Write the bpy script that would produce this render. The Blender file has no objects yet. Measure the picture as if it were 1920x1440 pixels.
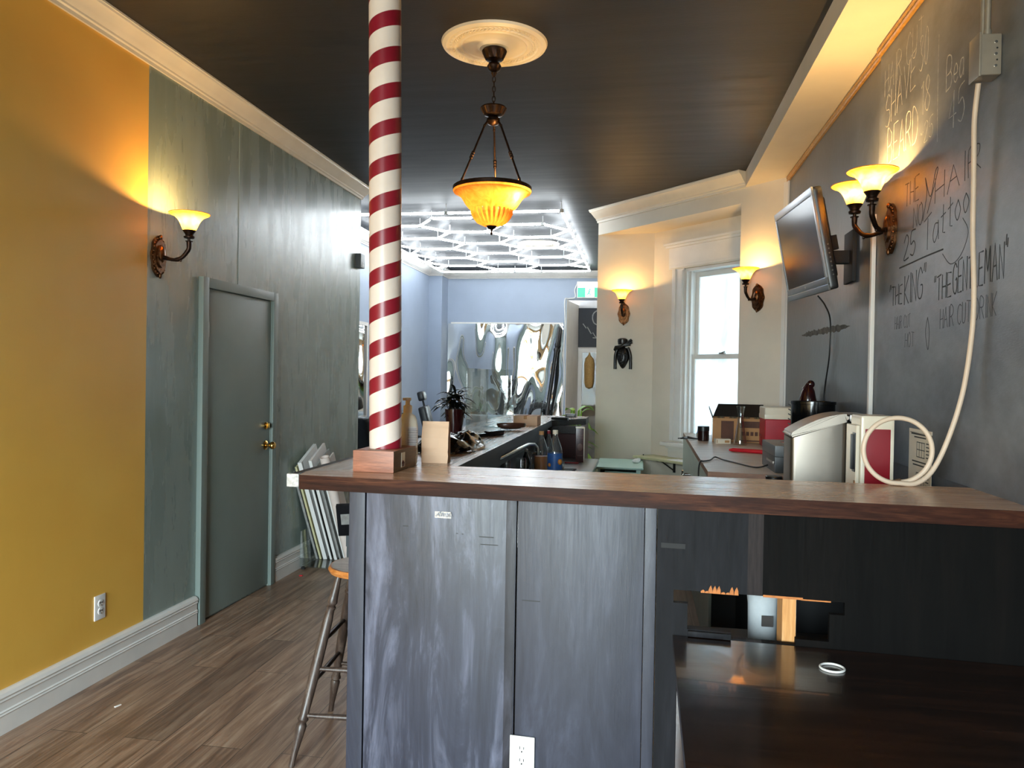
EXPOSURE = 1.15
SKY = 40.0
LED = 13.0
SCONCE_W = 9.0
PENDANT_W = 8.0
import bpy, bmesh, math, random
from mathutils import Vector, Matrix
random.seed(7)
SC = bpy.context.scene
COL = SC.collection
PI = math.pi

# ------------------------------------------------------------------ materials
def lin(h):
    h = h.lstrip('#')
    out = []
    for i in (0, 2, 4):
        c = int(h[i:i+2], 16)/255.0
        out.append(c/12.92 if c <= 0.04045 else ((c+0.055)/1.055)**2.4)
    return (*out, 1.0)

class NT:
    def __init__(s, name):
        s.m = bpy.data.materials.new(name); s.m.use_nodes = True
        s.t = s.m.node_tree; s.n = s.t.nodes; s.l = s.t.links
        s.b = s.n['Principled BSDF']; s.out = s.n['Material Output']
    def node(s, typ, **kw):
        x = s.n.new(typ)
        for k, v in kw.items(): setattr(x, k, v)
        return x
    def link(s, a, b): s.l.new(a, b)
    def coords(s, scale=(1,1,1), rot=(0,0,0), kind='Object'):
        tc = s.node('ShaderNodeTexCoord'); mp = s.node('ShaderNodeMapping')
        mp.inputs['Scale'].default_value = scale; mp.inputs['Rotation'].default_value = rot
        s.link(tc.outputs[kind], mp.inputs['Vector']); return mp.outputs['Vector']
    def noise(s, vec, scale=5, detail=4, rough=.55, dist=0):
        x = s.node('ShaderNodeTexNoise')
        x.inputs['Scale'].default_value = scale; x.inputs['Detail'].default_value = detail
        x.inputs['Roughness'].default_value = rough; x.inputs['Distortion'].default_value = dist
        s.link(vec, x.inputs['Vector']); return x.outputs['Fac']
    def ramp(s, fac, stops):
        r = s.node('ShaderNodeValToRGB'); e = r.color_ramp.elements
        while len(e) < len(stops): e.new(.5)
        for el, (p, c) in zip(e, stops):
            el.position = p; el.color = c if len(c) == 4 else (*c, 1)
        s.link(fac, r.inputs['Fac']); return r.outputs['Color']
    def mix(s, fac, a, b, mode='MIX'):
        x = s.node('ShaderNodeMix', data_type='RGBA', blend_type=mode)
        for sock, v in ((x.inputs[0], fac), (x.inputs[6], a), (x.inputs[7], b)):
            if hasattr(v, 'is_linked') or isinstance(v, bpy.types.NodeSocket): s.link(v, sock)
            else: sock.default_value = v
        return x.outputs[2]
    def math(s, op, a, b=0.0, c=0.0):
        x = s.node('ShaderNodeMath', operation=op)
        for sock, v in zip(x.inputs, (a, b, c)):
            if isinstance(v, bpy.types.NodeSocket): s.link(v, sock)
            else: sock.default_value = v
        return x.outputs[0]
    def bump(s, h, strength=.2, dist=.01):
        x = s.node('ShaderNodeBump'); x.inputs['Strength'].default_value = strength
        x.inputs['Distance'].default_value = dist
        s.link(h, x.inputs['Height']); s.link(x.outputs['Normal'], s.b.inputs['Normal'])
    def set(s, **kw):
        for k, v in kw.items():
            i = s.b.inputs[k.replace('_', ' ')]
            if isinstance(v, bpy.types.NodeSocket): s.link(v, i)
            else: i.default_value = v
        return s

def plain(name, hexc, rough=.5, metal=0.0, var=.12, scale=14, bump=0.0, hex2=None, stretch=(1,1,1), spec=.5, rvar=.0, coat=0.0):
    s = NT(name); v = s.coords(stretch)
    n = s.noise(v, scale)
    c1 = lin(hexc)
    if hex2: c2 = lin(hex2)
    else: c2 = tuple(min(1, x*(1-var*2)) for x in c1[:3]) + (1,)
    s.set(Base_Color=s.ramp(n, [(.3, c2), (.7, c1)]), Roughness=rough, Metallic=metal)
    s.b.inputs['Specular IOR Level'].default_value = spec
    s.b.inputs['Coat Weight'].default_value = coat
    if rvar:
        n2 = s.noise(v, scale*.6)
        s.set(Roughness=s.math('MULTIPLY_ADD', n2, rvar*2, rough-rvar))
    if bump: s.bump(n, bump, .005)
    return s.m

def emis(name, hexc, strength):
    s = NT(name); s.set(Base_Color=lin(hexc), Roughness=.4)
    s.b.inputs['Emission Color'].default_value = lin(hexc)
    s.b.inputs['Emission Strength'].default_value = strength
    return s.m

def clear(name, tint='#ffffff', gloss=.06, rough=.02, opac=0.0):
    """thin clear plastic or glass: lets light straight through, with a fresnel gloss"""
    s = NT(name); s.n.remove(s.b)
    tr = s.node('ShaderNodeBsdfTransparent'); tr.inputs[0].default_value = lin(tint)
    gl = s.node('ShaderNodeBsdfGlossy'); gl.inputs['Roughness'].default_value = rough
    lw = s.node('ShaderNodeLayerWeight'); lw.inputs[0].default_value = .25
    f = s.math('MULTIPLY_ADD', lw.outputs['Facing'], .6, gloss)
    mx = s.node('ShaderNodeMixShader')
    s.link(f, mx.inputs[0]); s.link(tr.outputs[0], mx.inputs[1]); s.link(gl.outputs[0], mx.inputs[2])
    o = mx.outputs[0]
    if opac:
        d = s.node('ShaderNodeBsdfDiffuse'); d.inputs[0].default_value = lin(tint)
        m2 = s.node('ShaderNodeMixShader'); m2.inputs[0].default_value = opac
        s.link(o, m2.inputs[1]); s.link(d.outputs[0], m2.inputs[2]); o = m2.outputs[0]
    s.link(o, s.out.inputs['Surface']); return s.m

def wood(name, c1, c2, c3, axis='x', scale=1.0, rough=.4, spec=.5, bump=.1, coat=0.0):
    s = NT(name)
    st = {'x': (.6, 9, 9), 'y': (9, .6, 9), 'z': (9, 9, .6)}[axis]
    v = s.coords(tuple(k*scale for k in st))
    n = s.noise(v, 2.2, 6, .6, 1.2)
    v2 = s.coords(tuple(k*scale*4 for k in st)); n2 = s.noise(v2, 5, 3, .6)
    col = s.ramp(n, [(.28, lin(c1)), (.5, lin(c2)), (.72, lin(c3))])
    col = s.mix(s.ramp(n2, [(.35, (.55,.55,.55)), (.6, (0,0,0))]), col, lin(c1))
    s.set(Base_Color=col, Roughness=s.math('MULTIPLY_ADD', n, .2, rough-.1))
    s.b.inputs['Specular IOR Level'].default_value = spec
    s.b.inputs['Coat Weight'].default_value = coat
    s.bump(n2, bump, .003); return s.m

MT = {}
def setup_materials():
    # left wall: one painted boundary between yellow and grey-green
    s = NT('wall_paint_left'); v = s.coords()
    sep = s.node('ShaderNodeSeparateXYZ'); tc = s.node('ShaderNodeTexCoord'); s.link(tc.outputs['Object'], sep.inputs[0])
    vs = s.coords((1, 2.2, .35)); n = s.noise(vs, 3.5, 5, .6); n3 = s.noise(v, 1.3, 3)
    green = s.ramp(n, [(.3, lin('#7d8a84')), (.7, lin('#8d9a94'))])
    yel = s.ramp(n3, [(.3, lin('#e2aa40')), (.7, lin('#ecba50'))])
    wob = s.math('MULTIPLY_ADD', n, .006, 3.759)
    edge = s.math('GREATER_THAN', sep.outputs['Y'], wob)
    s.set(Base_Color=s.mix(edge, yel, green))
    rg = s.node('ShaderNodeMix', data_type='FLOAT'); s.link(edge, rg.inputs[0]); rg.inputs[2].default_value = .5; s.link(s.math('MULTIPLY_ADD', n, .3, .12), rg.inputs[3]); s.set(Roughness=rg.outputs[0])
    s.b.inputs['Specular IOR Level'].default_value = .9
    s.bump(s.noise(s.coords((1, 3, .5)), 9, 5, .65), .05, .012)
    MT['left'] = s.m
    # near-black ceiling with roller streaks
    s = NT('ceiling_black'); v = s.coords((.5, 5, 1)); n = s.noise(v, 2.5, 5, .6)
    s.set(Base_Color=s.ramp(n, [(.3, lin('#191a1c')), (.7, lin('#232427'))]), Roughness=s.math('MULTIPLY_ADD', n, .25, .42))
    s.b.inputs['Specular IOR Level'].default_value = .35
    s.bump(s.noise(s.coords((1, 6, 1)), 14, 4), .06, .01); MT['ceil'] = s.m
    # dark right wall, rough plaster under satin paint
    s = NT('wall_black_plaster'); v = s.coords((1, 1, .7)); n = s.noise(v, 3, 6, .65); n2 = s.noise(v, 22, 5, .6)
    s.set(Base_Color=s.ramp(n, [(.3, lin('#494c50')), (.7, lin('#666a6f'))]), Roughness=s.math('MULTIPLY_ADD', n, .2, .28))
    s.bump(n2, .25, .006); MT['right'] = s.m
    s = NT('chalkboard_paint'); n = s.noise(s.coords((1, .8, 1.3)), 2.2, 6, .65); n2 = s.noise(s.coords((1, 1, 4)), 60, 3)
    s.set(Base_Color=s.ramp(n, [(.3, lin('#3a3d41')), (.72, lin('#787d83'))]), Roughness=s.math('MULTIPLY_ADD', n, .25, .33))
    s.bump(n2, .12, .003); MT['chalkboard'] = s.m
    MT['chalk'] = plain('chalk', '#b9b7b2', .9, var=.25, scale=60)
    MT['chalk_dark'] = plain('chalk_faded', '#33363a', .9, var=.25, scale=60)
    MT['cream'] = plain('wall_cream', '#e3d9c8', .55, var=.05, scale=3)
    MT['white'] = plain('trim_white', '#e6e2dc', .45, var=.05, scale=5)
    MT['crown'] = plain('trim_cream', '#e4dccd', .45, var=.05, scale=5)
    MT['blue'] = plain('wall_blue', '#9ba8bb', .5, var=.05, scale=2)
    MT['greytrim'] = plain('trim_grey', '#b7bcc0', .5, var=.04)
    MT['gold'] = plain('trim_warm_lit', '#b98a3e', .4, var=.2, scale=30)  # wood batten; the sconces' warm light is put into this colour
    MT['door'] = plain('door_green', '#7b8781', .4, var=.05, scale=3, rvar=.06)
    # laminate floor planks
    s = NT('floor_laminate'); tc = s.node('ShaderNodeTexCoord'); mp = s.node('ShaderNodeMapping')
    mp.inputs['Rotation'].default_value = (0, 0, PI/2); s.link(tc.outputs['Object'], mp.inputs['Vector'])
    br = s.node('ShaderNodeTexBrick'); s.link(mp.outputs[0], br.inputs['Vector'])
    br.offset = .37; br.inputs['Scale'].default_value = 1.0
    br.inputs['Brick Width'].default_value = 1.22; br.inputs['Row Height'].default_value = .175
    br.inputs['Mortar Size'].default_value = .0014; br.inputs['Bias'].default_value = 0
    br.inputs['Color1'].default_value = (.2,.2,.2,1); br.inputs['Color2'].default_value = (.8,.8,.8,1)
    br.inputs['Mortar'].default_value = (0,0,0,1)
    va = s.node('ShaderNodeVectorMath', operation='ADD'); s.link(s.coords((14, .9, 1)), va.inputs[0])
    s.link(br.outputs['Color'], va.inputs[1])
    n = s.noise(va.outputs[0], 2.2, 7, .65, .8)
    col = s.ramp(n, [(.24, lin('#4c382c')), (.45, lin('#7e624e')), (.6, lin('#9b806a')), (.8, lin('#b3a08c'))])
    tint = s.mix(.35, col, br.outputs['Color'], 'OVERLAY')
    col = s.mix(br.outputs['Fac'], tint, lin('#2c241f'))
    s.set(Base_Color=col, Roughness=s.math('MULTIPLY_ADD', n, .25, .28)); s.bump(n, .08, .003); MT['floor'] = s.m
    # front boards of the bar: scuffed slate paint over plywood
    def board(name, a, b, c, ro, sp=.3):
        s = NT(name); v = s.coords((3.2, 1, .55)); n = s.noise(v, 2.6, 7, .66, .9)
        v2 = s.coords((16, 1, .9)); n2 = s.noise(v2, 4, 5, .7, 1.5)
        w = s.node('ShaderNodeTexWave', wave_type='RINGS', rings_direction='Y'); s.link(s.coords((2.2, 1, .5)), w.inputs[0])
        w.inputs['Scale'].default_value = 5; w.inputs['Distortion'].default_value = 7; w.inputs['Detail'].default_value = 3
        col = s.ramp(n, [(.3, lin(a)), (.52, lin(b)), (.75, lin(c))])
        col = s.mix(s.math('MULTIPLY', n2, .45), col, lin(a))
        col = s.mix(s.math('MULTIPLY', w.outputs['Fac'], .18), col, lin(a))
        s.set(Base_Color=col, Roughness=s.math('MULTIPLY_ADD', n2, .3, ro)); s.b.inputs['Specular IOR Level'].default_value = sp; s.bump(n2, .15, .003); return s.m
    MT['board'] = board('board_slate', '#1d1e26', '#3a3c49', '#83869a', .25, .4)
    MT['board2'] = board('board_slate_dark', '#1f2029', '#323440', '#4d505f', .3, .4)
    MT['board3'] = board('board_black', '#0f0f11', '#1c1c20', '#2c2c31', .42, .12)
    MT['board4'] = board('board_jet', '#050404', '#090807', '#110d0b', .5, .08)
    MT['grain'] = board('board_grain', '#141317', '#2a292f', '#5a5a66', .3, .3)
    MT['bartop'] = wood('bar_top_wood', '#a67a5c', '#cfa480', '#e8c8a6', 'x', .8, .26, .6)
    MT['bartopy'] = wood('bar_top_wood_long', '#8f7462', '#b39a85', '#cdb8a4', 'y', .8, .24, .6)
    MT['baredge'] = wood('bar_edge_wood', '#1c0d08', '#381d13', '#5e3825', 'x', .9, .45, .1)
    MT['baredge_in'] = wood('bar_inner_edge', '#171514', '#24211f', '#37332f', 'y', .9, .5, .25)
    MT['desk'] = wood('desk_wood', '#160c08', '#24140d', '#382015', 'x', .6, .23, 1.0, .04, .3)
    MT['counter'] = wood('back_counter_wood', '#a08d7c', '#cbbba9', '#e0d4c6', 'x', .9, .4)
    MT['counter_edge'] = wood('back_counter_edge', '#6b4126', '#8a5836', '#9c6a44', 'x', .9, .45)
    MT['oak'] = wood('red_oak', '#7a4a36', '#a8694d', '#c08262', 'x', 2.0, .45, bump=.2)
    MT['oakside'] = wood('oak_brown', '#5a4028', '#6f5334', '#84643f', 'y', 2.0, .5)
    MT['stud'] = wood('pine_stud', '#b87c42', '#d39a5c', '#e0b07a', 'z', 1.5, .6)
    MT['stool'] = wood('stool_wood', '#2c211c', '#463831', '#63544a', 'z', 2, .4)
    MT['stoolseat'] = wood('stool_seat_wood', '#a2602c', '#c07a3d', '#cc8f58', 'x', 2, .35)
    MT['stooltop'] = wood('stool_seat_worn', '#8e8279', '#b0a59b', '#c7beb5', 'x', 2, .35)
    # metals, plastics, papers
    MT['bronze'] = plain('bronze_dark', '#3a2a22', .38, .85, var=.3, scale=40, bump=.15)
    MT['bronze_hi'] = plain('bronze_antique', '#7a5233', .36, .9, var=.35, scale=45, bump=.3)
    MT['brass'] = plain('brass', '#d9b063', .18, 1, var=.05)
    MT['chrome'] = plain('chrome', '#d5d8da', .12, 1, var=.03)
    MT['steel'] = plain('brushed_steel', '#a69d92', .42, 1, var=.05, scale=3)
    MT['steel_light'] = plain('steel_sheet', '#a9b0b2', .35, .8, var=.08, scale=6)
    MT['plate'] = plain('plastic_white', '#eceae6', .35, var=.03)
    MT['slot'] = plain('slot_dark', '#1a1a1a', .6)
    MT['black'] = plain('black_plastic', '#161617', .35, var=.1)
    MT['blackgloss'] = plain('black_gloss', '#0c0c0d', .12, var=.1)
    MT['blackmatte'] = plain('black_matte', '#0e0e0f', .7, var=.1)
    MT['leather'] = plain('black_leather', '#22262a', .36, var=.15, scale=30, bump=.08)
    MT['leather_grey'] = plain('grey_leather', '#8c959b', .35, var=.12, scale=12)
    MT['poly'] = plain('black_poly_bag', '#0d0d0e', .16, var=.1, scale=10)
    MT['grey'] = plain('grey_plastic', '#8d8d8c', .45, var=.05)
    MT['grey_mid'] = plain('grey_mid', '#55585a', .4, var=.06)
    MT['red'] = plain('cooler_red', '#b01f2e', .4, var=.05)
    MT['darkred'] = plain('panel_red', '#8c1522', .28, var=.04)
    MT['redpaint'] = plain('marker_red', '#c41d2c', .3, var=.05)
    MT['creamplastic'] = plain('cream_plastic', '#e8dcc6', .3, var=.03)
    MT['kraft'] = plain('kraft_paper', '#d6b191', .75, var=.06, scale=5)
    MT['card'] = plain('cardboard', '#b98a5c', .8, var=.1, scale=8)
    MT['card_dark'] = plain('cardboard_print', '#5b3420', .7, var=.2, scale=12)
    MT['paper'] = plain('paper_white', '#eeeae4', .8, var=.03)
    MT['paper_grey'] = plain('paper_grey', '#a7a6a2', .7, var=.25, scale=18)
    MT['ink'] = plain('ink', '#3a3532', .8)
    MT['label'] = plain('label_white', '#e6e0dc', .5, var=.03)
    MT['inkgrey'] = plain('ink_grey', '#8f8c96', .7)
    MT['mint'] = plain('mint_paint', '#bcdccf', .45, var=.06, scale=8)
    MT['mintdark'] = plain('mint_shaded', '#33504a', .6)  # darker mint paints in the shade inside the open cabinet
    MT['beadgreen'] = plain('beadboard_sage', '#aeb8a9', .5, var=.05)
    MT['shelfcream'] = plain('shelf_yellowed', '#d3cc9f', .5, var=.1, scale=9)
    MT['maroon'] = plain('maroon_panel', '#42130f', .45, var=.15, scale=4, spec=.2)
    MT['rust'] = plain('menu_dark_red', '#46120f', .3, var=.2, scale=25)
    MT['tan'] = plain('tan_woven', '#b08a50', .7, var=.2, scale=40)
    MT['carved'] = plain('ebony_carved', '#120f10', .3, var=.2, scale=30)
    MT['leaf'] = plain('leaf_green', '#5f9a2c', .4, hex2='#a8cc4a', scale=12)
    MT['leafdark'] = plain('leaf_black', '#0c0f0d', .22, var=.2)
    MT['burgundy'] = plain('burgundy_gloss', '#2a0c0e', .15, var=.15)
    MT['olive'] = plain('olive_tin', '#4b4c36', .35, var=.08)
    MT['bluelabel'] = plain('label_blue', '#3364a8', .4, hex2='#274c86', scale=20)
    MT['orange'] = plain('label_orange', '#d98a3a', .4)
    MT['juice'] = plain('amber_liquid', '#d67a18', .25, var=.1)
    MT['bluecloth'] = plain('blue_cloth', '#2f56b0', .7)
    MT['exitgreen'] = emis('exit_green', '#2f9c78', .8)
    MT['exitwhite'] = emis('exit_white', '#eafff8', 1.1)
    MT['pole_red'] = None
    MT['tube'] = emis('led_tube', '#f2faff', LED)
    MT['ledclip'] = plain('led_clip', '#d8dcde', .4)
    MT['screen'] = plain('screen_glass', '#15110e', .16, var=.05, spec=.06)
    MT['tvsilver'] = plain('tv_silver', '#8a8d91', .3, .3, var=.05)
    MT['liquid_soap'] = plain('sanitizer_gel', '#f4ead6', .3, var=.06, scale=5)
    MT['pumpcream'] = plain('pump_cream', '#ecd2ac', .4, var=.03)
    MT['acrylic'] = clear('acrylic_clear', '#eef4f4', .05)
    MT['pet'] = clear('bottle_clear', '#e4eaec', .09, .04, .05)
    MT['doorglass'] = clear('door_glass', '#f2f5f5', .008)
    MT['glass'] = clear('glass_clear', '#f2f5f5', .10)
    MT['hose'] = plain('hose_beige', '#d9c3ac', .5, var=.06)
    MT['boxgrey'] = plain('junction_box_grey', '#a59c8e', .35, .4, var=.08)
    # barber stripes
    s = NT('barber_stripe'); tc = s.node('ShaderNodeTexCoord'); sp = s.node('ShaderNodeSeparateXYZ')
    s.link(tc.outputs['Object'], sp.inputs[0])
    ang = s.math('ARCTAN2', sp.outputs['Y'], sp.outputs['X'])
    ph = s.math('SUBTRACT', s.math('DIVIDE', sp.outputs['Z'], .1335), s.math('DIVIDE', ang, 2*PI))
    fr = s.math('FRACT', s.math('ADD', ph, 10.0 + STRIPE_PHASE))
    red = s.math('LESS_THAN', fr, .43)
    n = s.noise(s.coords((1,1,1)), 9, 4)
    s.set(Base_Color=s.mix(red, s.ramp(n, [(.3, lin('#dfd0c4')), (.7, lin('#e8dbd0'))]), s.ramp(n, [(.3, lin('#7c1424')), (.7, lin('#8c1a2b'))])), Roughness=.33)
    MT['stripe'] = s.m
    # amber glass lamp shade: light from the bulb comes through it
    def shade(name, c, glow, ems):
        s = NT(name); s.n.remove(s.b)
        v = s.coords((1,1,1)); n = s.noise(v, 18, 4, .6, 1.5)
        col = s.ramp(n, [(.3, lin(c)), (.7, lin(glow))])
        tl = s.node('ShaderNodeBsdfTranslucent'); df = s.node('ShaderNodeBsdfDiffuse'); gl = s.node('ShaderNodeBsdfGlossy')
        gl.inputs['Roughness'].default_value = .15
        s.link(col, tl.inputs[0]); s.link(col, df.inputs[0])
        m1 = s.node('ShaderNodeMixShader'); m1.inputs[0].default_value = .5
        s.link(df.outputs[0], m1.inputs[1]); s.link(tl.outputs[0], m1.inputs[2])
        m2 = s.node('ShaderNodeMixShader'); m2.inputs[0].default_value = .05
        s.link(m1.outputs[0], m2.inputs[1]); s.link(gl.outputs[0], m2.inputs[2])
        s.link(m2.outputs[0], s.out.inputs['Surface']); return s.m
    MT['shade'] = shade('amber_glass', '#f6ac34', '#ffca5c', 0)
    MT['bowl'] = shade('amber_bowl_glass', '#b4702a', '#cf9448', 0)
    MT['bulb'] = emis('bulb_warm', '#ffd08a', 30)
    # frosted window pane
    s = NT('frosted_pane'); s.n.remove(s.b)
    tl = s.node('ShaderNodeBsdfTranslucent'); df = s.node('ShaderNodeBsdfDiffuse')
    n = s.noise(s.coords((3, 3, .8)), 2.2, 5, .6, 1.0)
    c = s.ramp(n, [(.3, lin('#a5b4bb')), (.62, lin('#c8d4da'))])
    s.link(c, tl.inputs[0]); s.link(c, df.inputs[0])
    m1 = s.node('ShaderNodeMixShader'); m1.inputs[0].default_value = .9
    s.link(df.outputs[0], m1.inputs[1]); s.link(tl.outputs[0], m1.inputs[2]); s.link(m1.outputs[0], s.out.inputs['Surface'])
    MT['frost'] = s.m
    # wavy mirror sheet
    s = NT('mirror_sheet'); s.set(Base_Color=(.9,.92,.93,1), Metallic=1, Roughness=.03)
    w = s.noise(s.coords((1.6, 1, .7)), 1.1, 1, .4)
    s.bump(w, .55, .35); MT['mirror'] = s.m
    s = NT('mirror_flat'); s.set(Base_Color=(.9,.92,.93,1), Metallic=1, Roughness=.02); MT['mirror2'] = s.m

# ------------------------------------------------------------------ mesh builder
class MB:
    def __init__(s): s.bm = bmesh.new()
    def _add(s, verts, faces, mi=0):
        vs = [s.bm.verts.new(v) for v in verts]
        for f in faces:
            try:
                fc = s.bm.faces.new([vs[i] for i in f]); fc.material_index = mi
            except ValueError: pass
        return vs
    def box(s, x0, x1, y0, y1, z0, z1, bev=0.0, seg=2, mi=0, mat=None):
        r = bmesh.ops.create_cube(s.bm, size=1)
        vs = r['verts']
        for v in vs:
            v.co = Vector(((x0+x1)/2 + v.co.x*(x1-x0), (y0+y1)/2 + v.co.y*(y1-y0), (z0+z1)/2 + v.co.z*(z1-z0)))
        fs = {f for v in vs for f in v.link_faces}
        for f in fs: f.material_index = mi
        if mat is not None:
            for v in vs: v.co = mat @ v.co
        if bev > 0:
            ed = list({e for v in vs for e in v.link_edges})
            bmesh.ops.bevel(s.bm, geom=ed, offset=bev, segments=seg, affect='EDGES', profile=.7)
        return s
    def prism(s, poly, a, b, axis='z', mi=0):
        def P(u, v, w):
            return {'z': (u, v, w), 'y': (u, w, v), 'x': (w, u, v)}[axis]
        n = len(poly)
        vs = [P(u, v, a) for u, v in poly] + [P(u, v, b) for u, v in poly]
        fc = [list(range(n))[::-1], list(range(n, 2*n))] + [[i, (i+1) % n, n+(i+1) % n, n+i] for i in range(n)]
        s._add(vs, fc, mi); return s
    def lathe(s, prof, seg=32, c=(0,0,0), axis='z', close=False, mi=0, flute=0, fl=(0,0), cap=True):
        rings = []
        for k, (r, z) in enumerate(prof):
            ring = []
            for i in range(seg):
                a = 2*PI*i/seg
                rr = r
                if flute and fl[0] <= k <= fl[1]: rr = r*(1 + .045*math.cos(a*flute))
                x, y = rr*math.cos(a), rr*math.sin(a)
                p = {'z': (x, y, z), 'x': (z, x, y), 'y': (x, z, y)}[axis]
                ring.append(s.bm.verts.new((c[0]+p[0], c[1]+p[1], c[2]+p[2])))
            rings.append(ring)
        for a, b in zip(rings[:-1], rings[1:]):
            for i in range(seg):
                try:
                    f = s.bm.faces.new((a[i], a[(i+1) % seg], b[(i+1) % seg], b[i])); f.material_index = mi
                except ValueError: pass
        if close:
            a, b = rings[-1], rings[0]
            for i in range(seg): s.bm.faces.new((a[i], a[(i+1) % seg], b[(i+1) % seg], b[i])).material_index = mi
        elif cap:
            if prof[0][0] > 1e-4: s.bm.faces.new(rings[0][::-1]).material_index = mi
            if prof[-1][0] > 1e-4: s.bm.faces.new(rings[-1]).material_index = mi
        return s
    def tube(s, pts, r, seg=10, closed=False, mi=0, flat=None):
        pts = [Vector(p) for p in pts]; n = len(pts)
        rs = r if isinstance(r, (list, tuple)) else [r]*n
        rings = []; up = None
        for i, p in enumerate(pts):
            if closed: t = pts[(i+1) % n]-pts[i-1]
            else: t = pts[min(i+1, n-1)]-pts[max(i-1, 0)]
            if t.length < 1e-9: t = Vector((0,0,1))
            t.normalize()
            if up is None:
                up = Vector((0,0,1)) if abs(t.z) < .9 else Vector((1,0,0))
            u = up - t*up.dot(t)
            if u.length < 1e-6: u = t.orthogonal()
            u.normalize(); w = t.cross(u); up = u
            ring = []
            for k in range(seg):
                a = 2*PI*k/seg
                ring.append(s.bm.verts.new(p + (u*math.cos(a) + w*math.sin(a))*rs[i]))
            rings.append(ring)
        m = n if closed else n-1
        for i in range(m):
            a, b = rings[i], rings[(i+1) % n]
            for k in range(seg):
                try: s.bm.faces.new((a[k], a[(k+1) % seg], b[(k+1) % seg], b[k])).material_index = mi
                except ValueError: pass
        if not closed:
            s.bm.faces.new(rings[0][::-1]).material_index = mi; s.bm.faces.new(rings[-1]).material_index = mi
        return s
    def ball(s, c, r, seg=20, mi=0, rings=12):
        r = r if isinstance(r, (list, tuple)) else (r, r, r)
        v = bmesh.ops.create_uvsphere(s.bm, u_segments=seg, v_segments=rings, radius=1)['verts']
        for x in v: x.co = Vector((c[0]+x.co.x*r[0], c[1]+x.co.y*r[1], c[2]+x.co.z*r[2]))
        for f in {f for x in v for f in x.link_faces}: f.material_index = mi
        return s
    def profile(s, prof, p0, p1, out, ends=((0,0),(0,0)), mi=0):
        """moulding: closed profile [(u out of wall, z)] run from p0 to p1"""
        p0, p1, out = Vector(p0), Vector(p1), Vector(out).normalized()
        d = (p1-p0).normalized(); n = len(prof)
        vs = []
        for p, sg in ((p0, ends[0][0]), (p1, ends[1][0])):
            for u, z in prof: vs.append(p + out*u + Vector((0,0,z)) + d*(sg*u))
        fc = [list(range(n)), list(range(n, 2*n))[::-1]] + [[i, n+i, n+(i+1) % n, (i+1) % n] for i in range(n)]
        s._add(vs, fc, mi); bmesh.ops.recalc_face_normals(s.bm, faces=s.bm.faces); return s
    def xf(s, m):
        bmesh.ops.transform(s.bm, matrix=m, verts=s.bm.verts); return s
    def build(s, name, mats, parent=None, loc=(0,0,0), rot=(0,0,0), smooth=True, ang=40, recalc=True):
        if recalc: bmesh.ops.recalc_face_normals(s.bm, faces=s.bm.faces)
        me = bpy.data.meshes.new(name); s.bm.to_mesh(me); s.bm.free()
        for m in (mats if isinstance(mats, (list, tuple)) else [mats]): me.materials.append(MT[m] if isinstance(m, str) else m)
        if smooth:
            me.polygons.foreach_set('use_smooth', [True]*len(me.polygons)); me.set_sharp_from_angle(angle=math.radians(ang))
        o = bpy.data.objects.new(name, me); COL.objects.link(o)
        o.location = loc; o.rotation_euler = rot
        if parent: o.parent = parent
        return o

def tag(o, label=None, cat=None, group=None, kind=None):
    if label: o['label'] = label
    if cat: o['category'] = cat
    if group: o['group'] = group
    if kind: o['kind'] = kind
    return o
def thing(name, label, cat, loc=(0,0,0), rotz=0.0, group=None, rot=None):
    o = bpy.data.objects.new(name, None); COL.objects.link(o); o.empty_display_size = .05
    o.location = loc; o.rotation_euler = rot if rot else (0, 0, rotz)
    return tag(o, label, cat, group)
def struct(o): o['kind'] = 'structure'; return o
def copy_tree(o, parent=None):
    c = o.copy(); COL.objects.link(c)
    if parent: c.parent = parent
    for ch in list(o.children): copy_tree(ch, c)
    return c
def lamp(name, loc, power, color, radius=.02, parent=None):
    l = bpy.data.lights.new(name, 'POINT'); l.energy = power; l.color = color; l.shadow_soft_size = radius
    o = bpy.data.objects.new(name, l); COL.objects.link(o); o.location = loc
    if parent: o.parent = parent
    return o
STRIPE_PHASE = 0.12
setup_materials()
# ------------------------------------------------------------------ camera
yaw = math.atan(240/1440.0); pitch = -math.atan(16/1440.0); roll = .0165
fw = Vector((-math.sin(yaw)*math.cos(pitch), math.cos(yaw)*math.cos(pitch), math.sin(pitch)))
r0 = Vector((math.cos(yaw), math.sin(yaw), 0)); u0 = r0.cross(fw)
Rv = r0*math.cos(roll) + u0*math.sin(roll); Uv = -r0*math.sin(roll) + u0*math.cos(roll)
cam = bpy.data.cameras.new('camera'); cam.sensor_width = 36; cam.sensor_fit = 'HORIZONTAL'
cam.lens = 36*1440/1920.0; cam.clip_start = .05; cam.clip_end = 200
co = bpy.data.objects.new('camera', cam); COL.objects.link(co)
M = Matrix((Rv, Uv, -fw)).transposed().to_4x4(); M.translation = (0, 0, 1.54); co.matrix_world = M
SC.camera = co
SC.view_settings.view_transform = 'Standard'; SC.view_settings.look = 'None'
SC.view_settings.gamma = 1; SC.view_settings.use_curve_mapping = False
SC.view_settings.exposure = EXPOSURE
SC.cycles.use_denoising = True
SC.cycles.max_bounces = 8; SC.cycles.diffuse_bounces = 4; SC.cycles.glossy_bounces = 4; SC.cycles.transparent_max_bounces = 12
SC.cycles.sample_clamp_indirect = 4.0; SC.cycles.caustics_reflective = False; SC.cycles.caustics_refractive = False

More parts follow.
